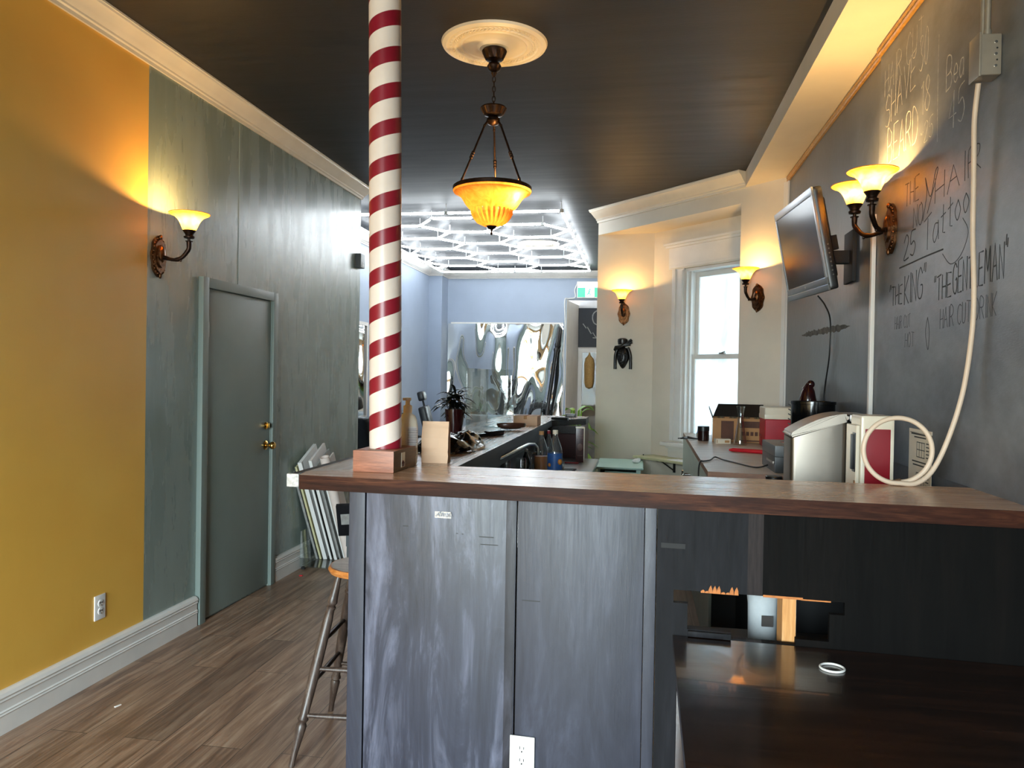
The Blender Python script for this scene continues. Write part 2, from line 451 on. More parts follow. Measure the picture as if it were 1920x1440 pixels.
# ------------------------------------------------------------------ shell
CZ = 3.29
A45 = Vector((.679, -.734, 0)); N45 = Vector((-.734, -.679, 0))     # along the angled wall, and out of it into the room
Cc = Vector((-.461, 8.14, 0)); Dc = Vector((.123, 8.055, 0)); Bc = Vector((.82, 6.76, 0)); Ec = Vector((1.09, 7.01, 0)); Rc = Vector((1.14, 6.414, 0))
def S(name, mb, m, smooth=False): return struct(mb.build(name, m, smooth=smooth))
S('floor', MB().box(-3.7, 1.5, -3.1, 14.1, -.06, 0), 'floor')
S('ceiling', MB().box(-3.7, 1.5, -3.1, 14.1, CZ, CZ+.06), 'ceil')
S('wall_left', MB().box(-3.6, -2.63, -3.0, 6.93, 0, CZ).box(-2.631, -2.6272, 4.705, 6.929, 2.09, 3.17).box(-2.631, -2.6272, 5.19, 6.929, .17, 2.09), 'left')
S('wall_right', MB().box(1.14, 1.26, -3.0, 6.42, 0, CZ), 'right')
wr = bpy.data.objects['wall_right']
sc_ = MB(); top_, bot_ = [], []
rs_ = random.Random(4)
for i in range(40):
    y = 4.5+i*.033; f = min(1, i/6, (39-i)/6)
    top_.append((y, 1.846+.0004*i+(.010+rs_.uniform(0, .014))*f)); bot_.append((y, 1.846+.0004*i-(.010+rs_.uniform(0, .014))*f-.001))
sc_.prism(bot_+top_[::-1], 1.1385, 1.1404, axis='x')
sc_.build('scraped_plaster', plain('scraped_plaster', '#5f5c55', .9, var=.35, scale=25, bump=.3), wr, smooth=False)
S('wall_rear_left', MB().box(-3.62, -3.5, 6.93, 12.8, 0, CZ), 'blue')
S('wall_pilaster', MB().box(-3.5, -3.27, 12.4, 12.8, 0, CZ), 'blue')
b = MB().box(-3.62, -1.23, 12.8, 12.92, 0, CZ)
b.box(-1.23, -.34, 12.8, 12.92, 2.82, CZ)
S('wall_back', b, 'blue')
S('wall_alcove_left', MB().prism([(-1.23, 12.8), (-1.23, 12.92), (-1.16, 13.9), (-1.105, 13.9), (-1.225, 12.8)], 0, 2.82), 'white')
S('wall_alcove_back', MB().box(-1.3, -.3, 13.85, 13.95, 0, CZ), 'white')
S('wall_passage', MB().prism([(-.461, 8.145), (-.34, 8.145), (-.34, 13.9), (-.461, 13.9)], 0, CZ), 'cream')
S('wall_niche', MB().prism([(Cc.x, Cc.y), (Dc.x, Dc.y), (Dc.x+.05, Dc.y+.12), (Cc.x, Cc.y+.12)], 0, 3.03), 'cream')
# window wall with its opening (coordinates: s along wall from D, t outwards, z)
def wpt(s_, t_, z=0): return Dc + A45*s_ - N45*t_ + Vector((0, 0, z))
MW = Matrix.Translation(Dc) @ Matrix((A45, -N45, Vector((0,0,1)))).transposed().to_4x4()
WL = (Ec-Dc).length
S0, S1, Z0, Z1 = .455, 1.20, .90, 2.60
b = MB().box(0, S0, 0, .22, 0, 3.03).box(S1, WL+.1, 0, .22, 0, 3.03).box(S0, S1, 0, .22, 0, Z0).box(S0, S1, 0, .22, Z1, 3.03)
S('wall_window', b.xf(MW), 'cream')
S('wall_pier', MB().prism([(Bc.x, Bc.y), (Rc.x, Rc.y), (1.5, 6.414), (1.5, 7.2), (Ec.x+.02, Ec.y), (Ec.x, Ec.y)], 0, 3.03), 'cream')
S('wall_fascia', MB().prism([(Cc.x, Cc.y), (Rc.x, Rc.y), (1.5, 6.42), (1.5, 7.3), (Dc.x+.3, Dc.y+.2), (Cc.x, Cc.y+.1)], 3.03, CZ), 'cream')
b = MB().box(.845, 1.14, -3, 6.9, 3.16, CZ)
bk = S('wall_bulkhead', b, 'cream')
b = MB().box(-2.63, 1.14, -3.12, -3.0, 2.75, CZ).box(-2.63, -2.45, -3.12, -3, 0, 2.75).box(-.15, 1.14, -3.12, -3, 0, 2.75)\
    .box(-2.45, -.15, -3.12, -3, 0, .35)
S('wall_front', b, 'cream')
# storefront window and glazed door behind the viewer
def frame(mb, x0, x1, y0, y1, z0, z1, w):
    return mb.box(x0, x0+w, y0, y1, z0, z1).box(x1-w, x1, y0, y1, z0, z1).box(x0+w, x1-w, y0, y1, z0, z0+w).box(x0+w, x1-w, y0, y1, z1-w, z1)
w2 = struct(frame(MB(), -2.45, -.15, -3.1, -3.03, .35, 2.75, .06).build('window_2', 'black'))
MB().box(-2.39, -.21, -3.07, -3.06, .41, 2.69).build('pane', 'acrylic', w2)
# crown mouldings
CR = [(0, -.115), (.012, -.115), (.014, -.098), (.022, -.092), (.024, -.082), (.045, -.06), (.07, -.03), (.084, -.022), (.088, -.012), (.092, -.010), (.092, 0), (0, 0)]
def crown(name, p0, p1, out, m='crown', e0=0, e1=0, k=1.0, z=CZ-.001):
    pr = [(u*k, v*k) for u, v in CR]
    o = MB().profile(pr, (p0[0], p0[1], z), (p1[0], p1[1], z), out, ((e0, 0), (e1, 0))).build(name, m, smooth=True, ang=25)
    return struct(o)
crown('trim_1', (-2.629, -3), (-2.629, 6.93), (1, 0, 0), e1=1)
crown('trim_2', (-3.499, 6.95), (-3.499, 12.4), (1, 0, 0), 'white', e1=-1)
crown('trim_3', (-3.499, 12.399), (-3.27, 12.399), (0, -1, 0), 'white', e0=1, e1=1)
crown('trim_4', (-3.269, 12.4), (-3.269, 12.8), (1, 0, 0), 'white', e0=-1, e1=-1)
crown('trim_5', (-3.269, 12.799), (-.46, 12.799), (0, -1, 0), 'white', e0=1)
P0 = Cc + N45*.001; P1 = Bc + (Rc-Bc)*.12 + N45*.001
crown('trim_6', P0, P1, N45, e0=-.35, k=1.15)
# batten with warm lamp glow in its gold colour where the dark wall meets the bulkhead, corner batten, bulkhead corner bead
b = MB().profile([(0,0), (.014,0), (.018,.008), (.012,.014), (.02,.022), (.02,.034), (.012,.042), (0,.042)], (1.139, 3.994, 3.117), (1.139, 6.40, 3.117), (-1,0,0))
b.profile([(0,0), (.026,0), (.03,.008), (.024,.014), (.032,.022), (.032,.034), (.024,.042), (0,.042)], (1.139, -3, 3.117), (1.139, 3.994, 3.117), (-1,0,0))
struct(b.build('trim_7', 'gold'))
struct(MB().prism([(1.139, 6.36), (1.139, 6.405), (1.112, 6.434), (1.104, 6.42), (1.126, 6.395), (1.126, 6.36)], .0, 3.117).build('trim_8', 'white', smooth=False))
# niche corner beads and window joinery
w1 = tag(bpy.data.objects.new('window_1', None), kind='structure'); COL.objects.link(w1); w1.matrix_world = MW
def wpart(name, mb, m, **k): return mb.build(name, m, w1, **k)
cas = MB()
cas.box(S0-.17, S0-.015, -.022, .0, Z0+.02, Z1+.02, .004).box(S0-.165, S0-.12, -.034, -.02, Z0+.02, Z1+.02, .004).box(S0-.05, S0-.02, -.036, -.02, Z0+.02, Z1, .004)
cas.box(S1+.015, WL-.02, -.022, .0, Z0+.02, Z1+.02, .004)
cas.box(S0-.22, WL-.01, -.026, 0, Z1+.02, 2.86, .003).box(S0-.20, WL-.01, -.036, -.02, Z1+.03, Z1+.06, .004)
wpart('casing', cas, 'white')
cap = MB().box(S0-.27, WL-.005, -.06, 0, 2.86, 2.885, .006).box(S0-.255, WL-.005, -.042, 0, 2.835, 2.862, .006)
wpart('head_cap', cap, 'white')
jm = MB().box(S0-.015, S0+.012, -.01, .20, Z0, Z1).box(S1-.012, S1+.015, -.01, .2, Z0, Z1).box(S0, S1, -.01, .2, Z1-.012, Z1+.012)
jm.box(S0+.012, S0+.035, .03, .055, Z0, Z1).box(S1-.035, S1-.012, .03, .055, Z0, Z1)
wpart('jamb', jm, 'white')
def sash(z0, z1, t0, rail_b, rail_t):
    m = MB().box(S0+.015, S0+.055, t0, t0+.035, z0, z1, .003).box(S1-.055, S1-.015, t0, t0+.035, z0, z1, .003)
    return m.box(S0+.055, S1-.055, t0, t0+.035, z0, z0+rail_b, .003).box(S0+.055, S1-.055, t0, t0+.035, z1-rail_t, z1, .003)
us = wpart('upper_sash', sash(1.73, Z1-.012, .12, .04, .05), 'white')
ls = wpart('lower_sash', sash(Z0, 1.775, .075, .06, .045), 'white')
MB().box(S0+.05, S1-.05, .135, .14, 1.76, Z1-.05).build('pane', 'frost', us)
MB().box(S0+.05, S1-.05, .09, .095, Z0+.05, 1.74).build('pane', 'frost', ls)
MB().box(.86-.03, .86+.03, .055, .085, 1.775, 1.79, .004).tube([(.86, .07, 1.79), (.90, .06, 1.797)], .006).build('sash_lock', 'steel', ls)
st = MB().box(S0-.24, WL-.01, -.09, .08, Z0-.035, Z0, .008).box(S0-.20, WL-.02, -.05, 0, Z0-.06, Z0-.035, .008)
wpart('sill', st, 'white')
ap = MB().box(S0-.19, WL-.02, -.022, 0, Z0-.15, Z0-.055, .004).box(S0-.19, WL-.02, -.03, 0, Z0-.10, Z0-.085, .004)
wpart('apron', ap, 'white')
# unseen grey wall added outside the window to hold back daylight
pw = MB().box(-.6, 2.2, 1.5, 1.6, -.5, 9.0).xf(MW); S('wall_light_block', pw, plain('light_block_grey', '#7f8488', .8, var=.1, scale=2))

# baseboard on the left wall
BB = [(0,0), (.022,0), (.022,.085), (.026,.092), (.022,.099), (.026,.106), (.020,.112), (.020,.150), (.027,.158), (.024,.166), (.029,.176), (.022,.192), (.008,.2), (0,.2)]
BB = [(u+.004, z*.9) for u, z in BB]; BB[0] = (0, 0); BB[-1] = (0, .18)
struct(MB().profile(BB, (-2.63, -3, 0), (-2.63, 4.238, 0), (1,0,0)).build('baseboard_left', 'white', ang=25))
struct(MB().profile(BB, (-2.63, 5.235, 0), (-2.63, 6.93, 0), (1,0,0)).build('baseboard_rear', 'white', ang=25))

# grey-green door
d1 = struct(bpy.data.objects.new('door_1', None)); COL.objects.link(d1); d1.location = (-2.63, 4.318, 0)
MB().box(0, .012, 0, .834, .012, 2.04, .002).build('slab', 'door', d1)
c = MB().box(0, .034, -.066, -.004, 0, 2.105, .004).box(0, .034, .838, .900, 0, 2.105, .004).box(0, .034, -.004, .838, 2.044, 2.105, .004)
c.box(0, .02, -.012, .0, 0, 2.05).box(0, .02, .834, .842, 0, 2.05)
c.build('casing', 'door', d1)
for z in (1.79, 1.006, .225):
    h = MB().tube([(.022, -.002, z-.045), (.022, -.002, z+.045)], .008, 10).box(.012, .016, .0, .03, z-.044, z+.044)
    for q in (-.045, -.015, .015, .045): h.tube([(.022, -.002, z+q-.002), (.022, -.002, z+q+.002)], .0095, 10)
    h.build('hinge', 'steel', d1)
kn = MB().lathe([(.0, .0), (.033, .0), (.033, .006), (.022, .014), (.012, .018), (.011, .034), (.022, .042), (.028, .054), (.028, .062), (.02, .072), (0, .074)], 28, axis='x')
kn.build('door_knob', 'brass', d1, loc=(.012, .772, 1.016))
dk = MB().lathe([(0, 0), (.026, 0), (.026, .01), (.02, .016), (0, .016)], 24, axis='x').box(.014, .03, -.004, .004, -.016, .016, .002)
dk.build('deadbolt', 'brass', d1, loc=(.012, .772, 1.155))

# far door in the alcove
d2 = struct(bpy.data.objects.new('door_2', None)); COL.objects.link(d2); d2.location = (-1.09, 13.84, 0)
frame(MB(), 0, .62, -.03, 0, 0, 2.03, .055).build('frame', 'white', d2)
MB().box(.055, .565, -.012, -.008, .055, 1.975).build('pane', 'doorglass', d2)
MB().box(.056, .564, -.004, -.001, .056, 1.974).build('backing', plain('hall_brown', '#8a7358', .6, hex2='#3a2a1e', scale=3), d2)
# ------------------------------------------------------------------ bar
TOP = 1.18
outl = [(-1.17, 2.525), (1.128, 2.378), (1.128, 2.858), (-.70, 2.938), (-.705, 6.25), (-.452, 6.62), (-.452, 6.97), (-1.19, 6.97), (-1.19, 2.60)]
bar = thing('bar_counter', 'long L-shaped bar with worn brown wooden top and dark slate plywood front', 'bar', (-.6, 2.6, 0))
BI = Matrix.Translation((.6, -2.6, 0))
def place(o, m): o.parent = bar; o.matrix_basis = BI @ m; return o
MTOP = Matrix.Translation((0, 0, TOP-.05)); MFR = Matrix.Translation((0, 2.469, 0)) @ Matrix.Rotation(-math.atan(.0607), 4, 'Z')
front = [(-1.17, 2.525), (1.128, 2.378), (1.128, 2.858), (-.70, 2.938), (-.755, 2.94), (-1.19, 2.62)]
longp = [(-1.19, 2.62), (-.755, 2.94), (-.70, 2.938), (-.705, 6.25), (-.452, 6.62), (-.452, 6.97), (-1.19, 6.97)]
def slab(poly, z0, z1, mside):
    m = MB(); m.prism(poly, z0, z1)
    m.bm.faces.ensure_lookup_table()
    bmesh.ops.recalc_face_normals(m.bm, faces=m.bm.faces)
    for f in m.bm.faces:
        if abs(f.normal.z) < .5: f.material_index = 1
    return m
place(slab(front, 0, .05, 1).build('front_plank', ['bartop', 'baredge'], smooth=False), MTOP)
place(slab(longp, 0, .05, 1).build('long_plank', ['bartopy', 'baredge_in'], smooth=False), MTOP)
# nosing along the sitting side with its pale cut end
nz = MB().box(-1.236, -1.19, 2.585, 6.97, .002, .046, .006)
place(nz.build('nosing', 'baredge_in'), MTOP)
tag(place(MB().box(-1.238, -1.192, 2.568, 2.588, .0, .047, .004).build('nosing_end', plain('chipped_white_paint', '#d9d4cf', .6, var=.3, scale=60, bump=.3)), MTOP), 'chipped white painted end of the nosing')
ap = MB().prism([(-.76, 2.99), (-.732, 2.99), (-.737, 6.26), (-.765, 6.26)], -.075, 0)
place(ap.build('apron_rail', 'baredge_in', smooth=False), MTOP)
place(MB().box(-.74, -.47, 6.3, 6.32, -.06, 0).build('end_rail', 'baredge_in', smooth=False), MTOP)

# dark boards of the bar front; frame turned slightly so it runs with the front edge of the top
BT = TOP-.051
def fb(name, x0, x1, m, y0=0, z0=0.0, z1=BT, bev=.0025):
    return place(MB().box(x0, x1, y0, .022, z0, z1, bev).build(name, m), MFR)
fb('corner_board', -.986, -.928, 'board2', -.004)
fb('front_board', -.924, -.394, 'board', 0)
fb('front_board', -.389, .022, 'board2', 0)
fb('grain_strip', -.428, -.396, 'grain', -.0015)
fb('joint_strip', .024, .060, 'board2', -.003)
# board with the cut-out (local x, z)
hole = [(.115,.875),(.383,.876),(.619,.875),(.619,.836),(.577,.835),(.577,.754),(.481,.752),(.481,.735),(.292,.735),(.292,.755),(.161,.754),(.160,.834),(.116,.834)]
def holed(name, x0, x1, xs, m):
    """board pieces round the cut-out between x0 and x1"""
    mb = MB()
    def slabz(a, b_, zs):
        for z0, z1 in zs: mb.box(a, b_, 0, .022, z0, z1)
    for a, b_, zs in xs: slabz(a, b_, zs)
    return place(mb.build(name, m, smooth=False), MFR)
holed('front_board', .063, .338, [(.063,.116,[(0,BT)]), (.116,.160,[(0,.834),(.875,BT)]), (.160,.292,[(0,.754),(.8755,BT)]), (.292,.338,[(0,.735),(.876,BT)])], 'board3')
holed('joint_strip', .338, .383, [(.338,.383,[(0,.735),(.876,BT)])], plain('strip_brown', '#2c2423', .5, var=.3, scale=20, stretch=(6,1,.5), spec=.15))
holed('front_board', .383, 1.139, [(.383,.481,[(0,.735),(.876,BT)]), (.481,.577,[(0,.753),(.8755,BT)]), (.577,.619,[(0,.836),(.875,BT)]), (.619,1.139,[(0,BT)])], 'board4')
# raw splintered wood along the top of the hole
raw = plain('raw_wood', '#c8793a', .7, var=.2, scale=40)
for i in range(9):
    x = .20+i*.0125+random.uniform(-.004, .004); h = random.choice((.004, .007, .012, .018, .022))
    place(MB().prism([(x, .872), (x+.013, .872), (x+.012, .875+h*.5), (x+.008, .875+h), (x+.004, .875+h*.7), (x+.001, .875+h*.3)], -.0012, .0, axis='y').build('splinter', raw, smooth=False), MFR)
tag(place(MB().box(.385, .50, -.0012, .004, .873, .880).box(.495, .58, -.0012, .004, .872, .876).build('splintered_edge', raw, smooth=False), MFR), 'bare orange splintered wood above the hole')
tag(place(MB().box(.162, .292, -.014, .002, .735, .752, .003).box(.270, .292, -.0145, -.001, .7355, .7525).build('ledge_strip', 'board3'), MFR), 'dark broken wooden lip under the hole')
# pencil thin scuffs and tape stay with the boards
ct = MB()
for i in range(7):
    x = -.672+i*.0075; ct.tube([(x, -.001, 1.06+random.uniform(0, .006)), (x+.009, -.004, 1.075+random.uniform(-.004, .004)), (x+.014, -.001, 1.062)], .0022, 5)
ct.box(-.676, -.618, -.0012, 0, 1.056, 1.078)
tag(place(ct.build('clear_tape', clear('tape_clear', '#d8dce4', .35, .2, .25)), MFR), 'crumpled piece of clear tape')
tag(place(MB().box(.075, .150, -.0015, 0, 1.005, 1.021).build('black_tape', 'blackmatte'), MFR), 'strip of black tape')
for x, z, w in ((-.52, 1.0, .05), (-.515, .975, .06), (-.37, .80, .06), (-.58, 1.005, .006), (-.60, 1.006, .006), (-.79, 1.02, .02)):
    place(MB().box(x, x+w, -.0006, 0, z, z+.003).build('scratch_mark', 'slot'), MFR)

def outlet(name, label, loc, rot, w=.07, h=.114, gfci=False):
    t = thing(name, label, 'outlet', loc, rot=rot, group=None)
    MB().box(-w/2, w/2, -.006, 0, -h/2, h/2, .003).build('cover_plate', 'plate', t)
    if gfci:
        MB().box(-.0165, .0165, -.009, -.005, -.033, .033, .002).box(-.006, .006, -.0105, -.008, -.006, -.001).box(-.006, .006, -.0105, -.008, .001, .006).build('receptacle', 'plate', t)
    else:
        m = MB()
        for z in (.0195, -.0195): m.lathe([(.0165, -.009), (.017, -.006), (.017, -.004)], 20, c=(0, 0, z), axis='y')
        m.build('receptacle', 'plate', t)
    for z in (.02, -.02):
        MB().box(-.0075, -.0055, -.0115, -.008, z-.001, z+.008).build('slot', 'slot', t)
        MB().box(.0055, .0075, -.0115, -.008, z-.001, z+.007).build('slot', 'slot', t)
        MB().lathe([(.0025, -.0115), (.0025, -.008)], 8, c=(0, 0, z-.009), axis='y').build('ground_hole', 'slot', t)
    return t
outlet('wall_outlet', 'white duplex outlet low on the yellow wall', (-2.63, 3.417, .356), (0, 0, PI/2), .076, .122)
outlet('bar_outlet', 'white outlet plate low on the dark bar front', (-.36, 2.487, .297), (0, 0, -math.atan(.0607)), .083, .118, True)

# long base of the bar and what stands behind it
def bbp(name, mb, m, **k): return place(mb.build(name, m, **k), Matrix.Identity(4))
bbp('side_panel', MB().box(-.845, -.815, 2.56, 6.9, 0, BT), 'board3', smooth=False)
bbp('inner_panel', MB().box(-.814, -.80, 2.56, 6.39, .862, BT), 'blackmatte', smooth=False)
bbp('end_panel', MB().box(-.814, -.45, 6.40, 6.43, 0, BT), 'maroon', smooth=False)
bbp('end_cheek', MB().box(-.485, -.45, 6.32, 6.40, 0, BT).box(-.48, -.45, 6.43, 6.9, 0, BT), 'maroon', smooth=False)
bbp('lower_counter', MB().box(-.813, -.325, 3.0, 6.395, .83, .86, .004), 'steel_light')
bbp('lower_door', MB().box(-.813, -.36, 3.02, 6.38, 0, .829), 'blackmatte', smooth=False)
bbp('drip_rail', MB().box(-.60, -.44, 5.52, 5.545, .86, .874).box(-.465, -.44, 5.2, 5.545, .86, .874).box(-.60, -.575, 5.2, 5.545, .86, .874), 'chrome', smooth=False)
# framing seen through the cut-out
tag(MB().box(.447, .487, 2.475, 2.565, 0, BT).build('wall_stud', 'stud', smooth=False), 'bare pine stud standing behind the hole in the bar front', 'stud')
rk = MB().box(.50, .518, 2.62, 2.66, 0, 1.12)
rkt = thing('perforated_rail', 'black perforated steel upright behind the hole, right of the pine stud', 'rail', (.509, 2.64, 0))
MB().box(-.011, .004, -.015, .015, 0, 1.1).box(.004, .009, -.018, .015, 0, 1.1).build('upright', 'black', rkt, smooth=False)
m = MB()
for i in range(14): m.lathe([(.0018, -.0165), (.0018, -.0145)], 8, c=(-.004, 0, .70+i*.016), axis='y')
m.box(.0055, .0075, -.0195, -.0175, .0, 1.1)
m.build('holes', 'plate', rkt)
jg = thing('plastic_jug', 'cloudy plastic jug seen through the hole beside the pine stud', 'jug', (.43, 2.74, .62))
MB().lathe([(.0, 0), (.04, 0), (.048, .02), (.05, .15), (.058, .22), (.06, .3), (.055, .305)], 24).build('body', plain('cloudy_plastic', '#b9bfc2', .3, var=.1), jg)
MB().box(-.012, .025, -.0615, -.055, .09, .125).build('sticker', 'ink', jg)
MB().box(.11, 1.12, 2.52, 2.93, .588, .618).build('x', 'blackmatte', smooth=False).name = 'under_shelf'
tag(bpy.data.objects['under_shelf'], 'dark shelf inside the bar below the hole', 'shelf')
fr = thing('dark_filler_box', 'plain black box added so the space behind the hole looks dark', 'filler box', (.83, 3.54, 0))  # added black box, darkens the view through the cut-out
MB().box(-.30, .30, -.45, .55, .02, .96, .01).build('body', 'black', fr)
MB().box(-.325, -.302, -.44, .54, .08, .95, .008).build('door', 'blackgloss', fr)
MB().box(-.36, -.33, -.40, -.37, .3, .8, .006).build('handle', 'steel', fr)

# pale ring lying on the dark desk
dk = thing('desk', 'dark glossy wooden desk pushed against the bar front', 'desk', (.62, 1.9, 0))
dm = MB().prism([(-.515, -.60), (.515, -.60), (.515, .494), (-.505, .556)], .70, .733)
dm.build('desk_top', 'desk', dk, smooth=False)
for x, y in ((-.47, -.55), (.47, -.55), (-.47, .48), (.47, .43)): MB().box(x-.025, x+.025, y-.025, y+.025, 0, .70, .003).build('leg', 'desk', dk)
for y in (-.545, .42): MB().box(-.47, .47, y, y+.02, .60, .70).build('apron', 'desk', dk, smooth=False)
rg = MB()
rg.tube([(.032*math.cos(a*PI/16), .032*math.sin(a*PI/16), .003) for a in range(32)], .0032, 8, True)
tag(rg.build('rubber_ring', 'plate', None, (.545, 2.262, .7333)), 'small white ring lying on the dark desk', 'ring')

# ------------------------------------------------------------------ back counter on the right
bc = thing('back_cabinet', 'sage green beadboard cabinet under the right-hand counter', 'cabinet', (.75, 5.7, 0))
b = MB().prism([(-.34, -1.36), (.385, -1.36), (.385, .67), (.075, 1.01), (-.34, 1.42)], 0, 1.015)
b.build('body', 'blackmatte', bc, smooth=False)
b = MB()
y = -1.36
while y < 1.40:
    b.box(-.355, -.341, y+.002, min(y+.098, 1.42), .0, 1.015, .002); y += .1
b.build('beadboard', 'beadgreen', bc)
ct = thing('back_counter_top', 'worn pale wooden worktop on the sage cabinet along the dark wall', 'worktop', (.75, 5.6, 1.018))
slab([(-.388, -1.43), (.385, -1.56), (.385, .77), (.072, 1.12), (-.355, 1.54)], 0, .032, 1).build('worktop', ['counter', 'counter_edge'], ct, smooth=False)
fs = thing('side_shelf', 'dark low shelf between bar and back counter holding the steel bin', 'shelf', (.84, 3.5, .962))
MB().box(-.30, .295, -.5, .53, 0, .038, .003).build('board', 'counter', fs)
tp = thing('wall_tap', 'chrome cross-handle tap low on the sage cabinet', 'tap', (.395, 6.05, .80))
m = MB().tube([(0, 0, 0), (-.05, 0, 0)], .012, 12).ball((-.055, 0, 0), .015, 12)
m.build('valve', 'chrome', tp)
m = MB()
for a in range(4): m.tube([(-.06, 0, 0), (-.06, .035*math.cos(a*PI/2+.4), .035*math.sin(a*PI/2+.4))], [.006, .009], 8)
m.build('cross_handle', 'chrome', tp)

# pale green side cabinet and yellowed wall shelf under the window
gc = thing('mint_cabinet', 'small mint green painted cabinet with open door against the cream wall', 'cabinet', (-.17, 7.5, 0))
MB().box(-.225, .215, -.38, .40, .69, .71, .012, 3).build('top', 'mint', gc)
MB().box(-.20, -.18, -.34, .38, 0, .69).box(.15, .19, -.34, .38, 0, .69).box(-.18, .15, .36, .38, 0, .69).build('carcass', 'mint', gc, smooth=False)
MB().box(-.18, .15, .34, .36, .02, .68).build('inside', 'mintdark', gc, smooth=False)
MB().box(0, .30, -.012, .006, .02, .665, .003).build('door', 'mint', gc, loc=(.15, -.36, 0), rot=(0, 0, PI-.25))
pp = MB(); pp.ball((0, 0, .02), (.035, .04, .022), 14).ball((.02, .012, .034), (.022, .025, .014), 10).ball((-.02, -.01, .018), (.026, .026, .016), 10)
tag(pp.build('crumpled_tissue', 'paper', None, (-.02, 7.55, .71)), 'crumpled white tissue on the mint cabinet', 'tissue')
sh = thing('wall_shelf', 'yellowed board shelf on a black bracket below the window', 'shelf', rot=(0, 0, 0))
sh.matrix_world = MW @ Matrix.Translation((.33, 0, .73))
MB().box(-.30, .48, -.275, -.001, 0, .022, .003).build('board', 'shelfcream', sh)
MB().box(.0, .025, -.24, -.004, -.008, 0).box(.0, .025, -.012, -.001, -.13, -.008).tube([(.0125, -.19, -.006), (.0125, -.012, -.11)], .007, 8).build('bracket', 'black', sh)
MB().tube([(-.27, -.16, .022), (-.27, -.16, .034)], .006, 8).build('screw', 'black', sh)
pb = MB().box(-.10, .14, -.09, .07, 0, .0025)
o = pb.build('paper_sheet', 'paper'); o.matrix_world = MW @ Matrix.Translation((.58, -.16, .7525)); tag(o, 'loose white sheet lying on the yellowed shelf', 'paper')
# ------------------------------------------------------------------ lamps
def plate_outline(t):   # half width of the scalloped back plate at height t in -1..1
    return .062*(1-abs(t)**2.6)**.75*(1+.07*math.cos(t*9))
def backplate(mb):
    n, k = 25, 14
    for kk, (sc, d0, d1) in enumerate(((1, 0, .012), (.82, .012, .022), (.55, .02, .032))):
        loop = []
        for i in range(n+1):
            t = -1+2*i/n; loop.append((plate_outline(t)*sc, t*.115*(sc if kk else 1)))
        for i in range(n, -1, -1):
            t = -1+2*i/n; loop.append((-plate_outline(t)*sc, t*.115*(sc if kk else 1)))
        pts = []
        for p in loop:
            if not pts or (abs(p[0]-pts[-1][0])+abs(p[1]-pts[-1][1])) > 1e-5: pts.append(p)
        if (abs(pts[0][0]-pts[-1][0])+abs(pts[0][1]-pts[-1][1])) < 1e-5: pts.pop()
        mb.prism(pts, -d1, -d0, axis='y')
    # raised beading round the plate
    for i in range(24):
        a = 2*PI*i/24; t = math.sin(a); w = plate_outline(t*.9)*.88*(1 if math.cos(a) >= 0 else -1)*min(1, abs(math.cos(a))*3)
        mb.ball((w, -.014, t*.098), .005, 8, rings=6)
    return mb.ball((0, -.024, .01), (.028, .02, .05), 16).ball((0, -.02, .105), (.012, .01, .014), 10).ball((0, -.018, -.106), (.009, .009, .016), 10)
SHADE = [(.031, 0), (.034, .006), (.042, .026), (.050, .046), (.060, .062), (.076, .078), (.094, .087), (.103, .090), (.105, .094)]
def arm_parts(t, dx, dy, base_z=0.0, watts=None):
    """curving arm from the plate to a cup at (dx, -dy), then cup, shade and bulb; local -y is out of the wall"""
    zc = .112
    pts = []
    for i in range(15):
        f = i/14
        h = min(1, f*1.25)
        x = dx*(1-(1-h)**1.6); y = -.02-(dy-.02)*(1-(1-h)**1.6)
        z = base_z + (-.02*math.sin(PI*min(1, f*1.6)) if f < .62 else 0) + (zc-.03)*max(0, (f-.25)/.75)**1.9
        pts.append((x, y, z))
    rs = [.0095+.0065*max(0, (i/14-.3)) + (.003 if i in (5,) else 0) for i in range(15)]
    a = MB().tube(pts, rs, 12)
    a.ball(pts[5], .011, 10).ball((pts[6][0], pts[6][1], pts[6][2]-.013), .007, 8).tube([pts[0], pts[2]], .0115, 12)
    a.build('arm', 'bronze', t)
    z0 = pts[-1][2]
    MB().lathe([(.018, z0-.004), (.020, z0), (.008, z0+.003), (.008, z0+.012), (.026, z0+.015), (.029, z0+.024), (.02, z0+.031), (.024, z0+.04), (.034, z0+.055), (.036, z0+.058)], 24, c=(dx, -dy, 0)).build('cup', 'bronze', t)
    zs = z0+.054
    MB().lathe([(r, z) for r, z in SHADE], 36, c=(dx, -dy, zs), cap=False).build('shade', 'shade', t, recalc=True)
    MB().tube([(dx+.105*math.cos(2*PI*k/36), -dy+.105*math.sin(2*PI*k/36), zs+.094) for k in range(36)], .0022, 6, True).build('shade_rim', 'shade', t)
    MB().ball((dx, -dy, zs+.04), (.016, .016, .024), 14).tube([(dx, -dy, zs), (dx, -dy, zs+.02)], .011, 10).build('bulb', 'bulb', t)
    lamp('bulb_light', (dx, -dy, zs+.072), watts or SCONCE_W, (1.0, .60, .20), .012, t)
def sconce(name, label, loc, rotz, arms=((0, .19),), watts=None):
    t = thing(name, label, 'wall lamp', loc, rotz, 'amber glass wall sconces')
    backplate(MB()).build('backplate', 'bronze_hi', t)
    for dx, dy in arms: arm_parts(t, dx, dy, 0.0, watts)
    return t
sconce('wall_sconce', 'bronze wall sconce with one lit amber glass shade on the green wall above the door', (-2.63, 3.85, 2.162), PI/2)
a45 = math.atan2(-.734, .679)
sconce('wall_sconce', 'lit amber sconce on the cream pier right of the window, beside the television', (.953, 6.616, 2.215), a45, ((0, .16),), SCONCE_W*.55)
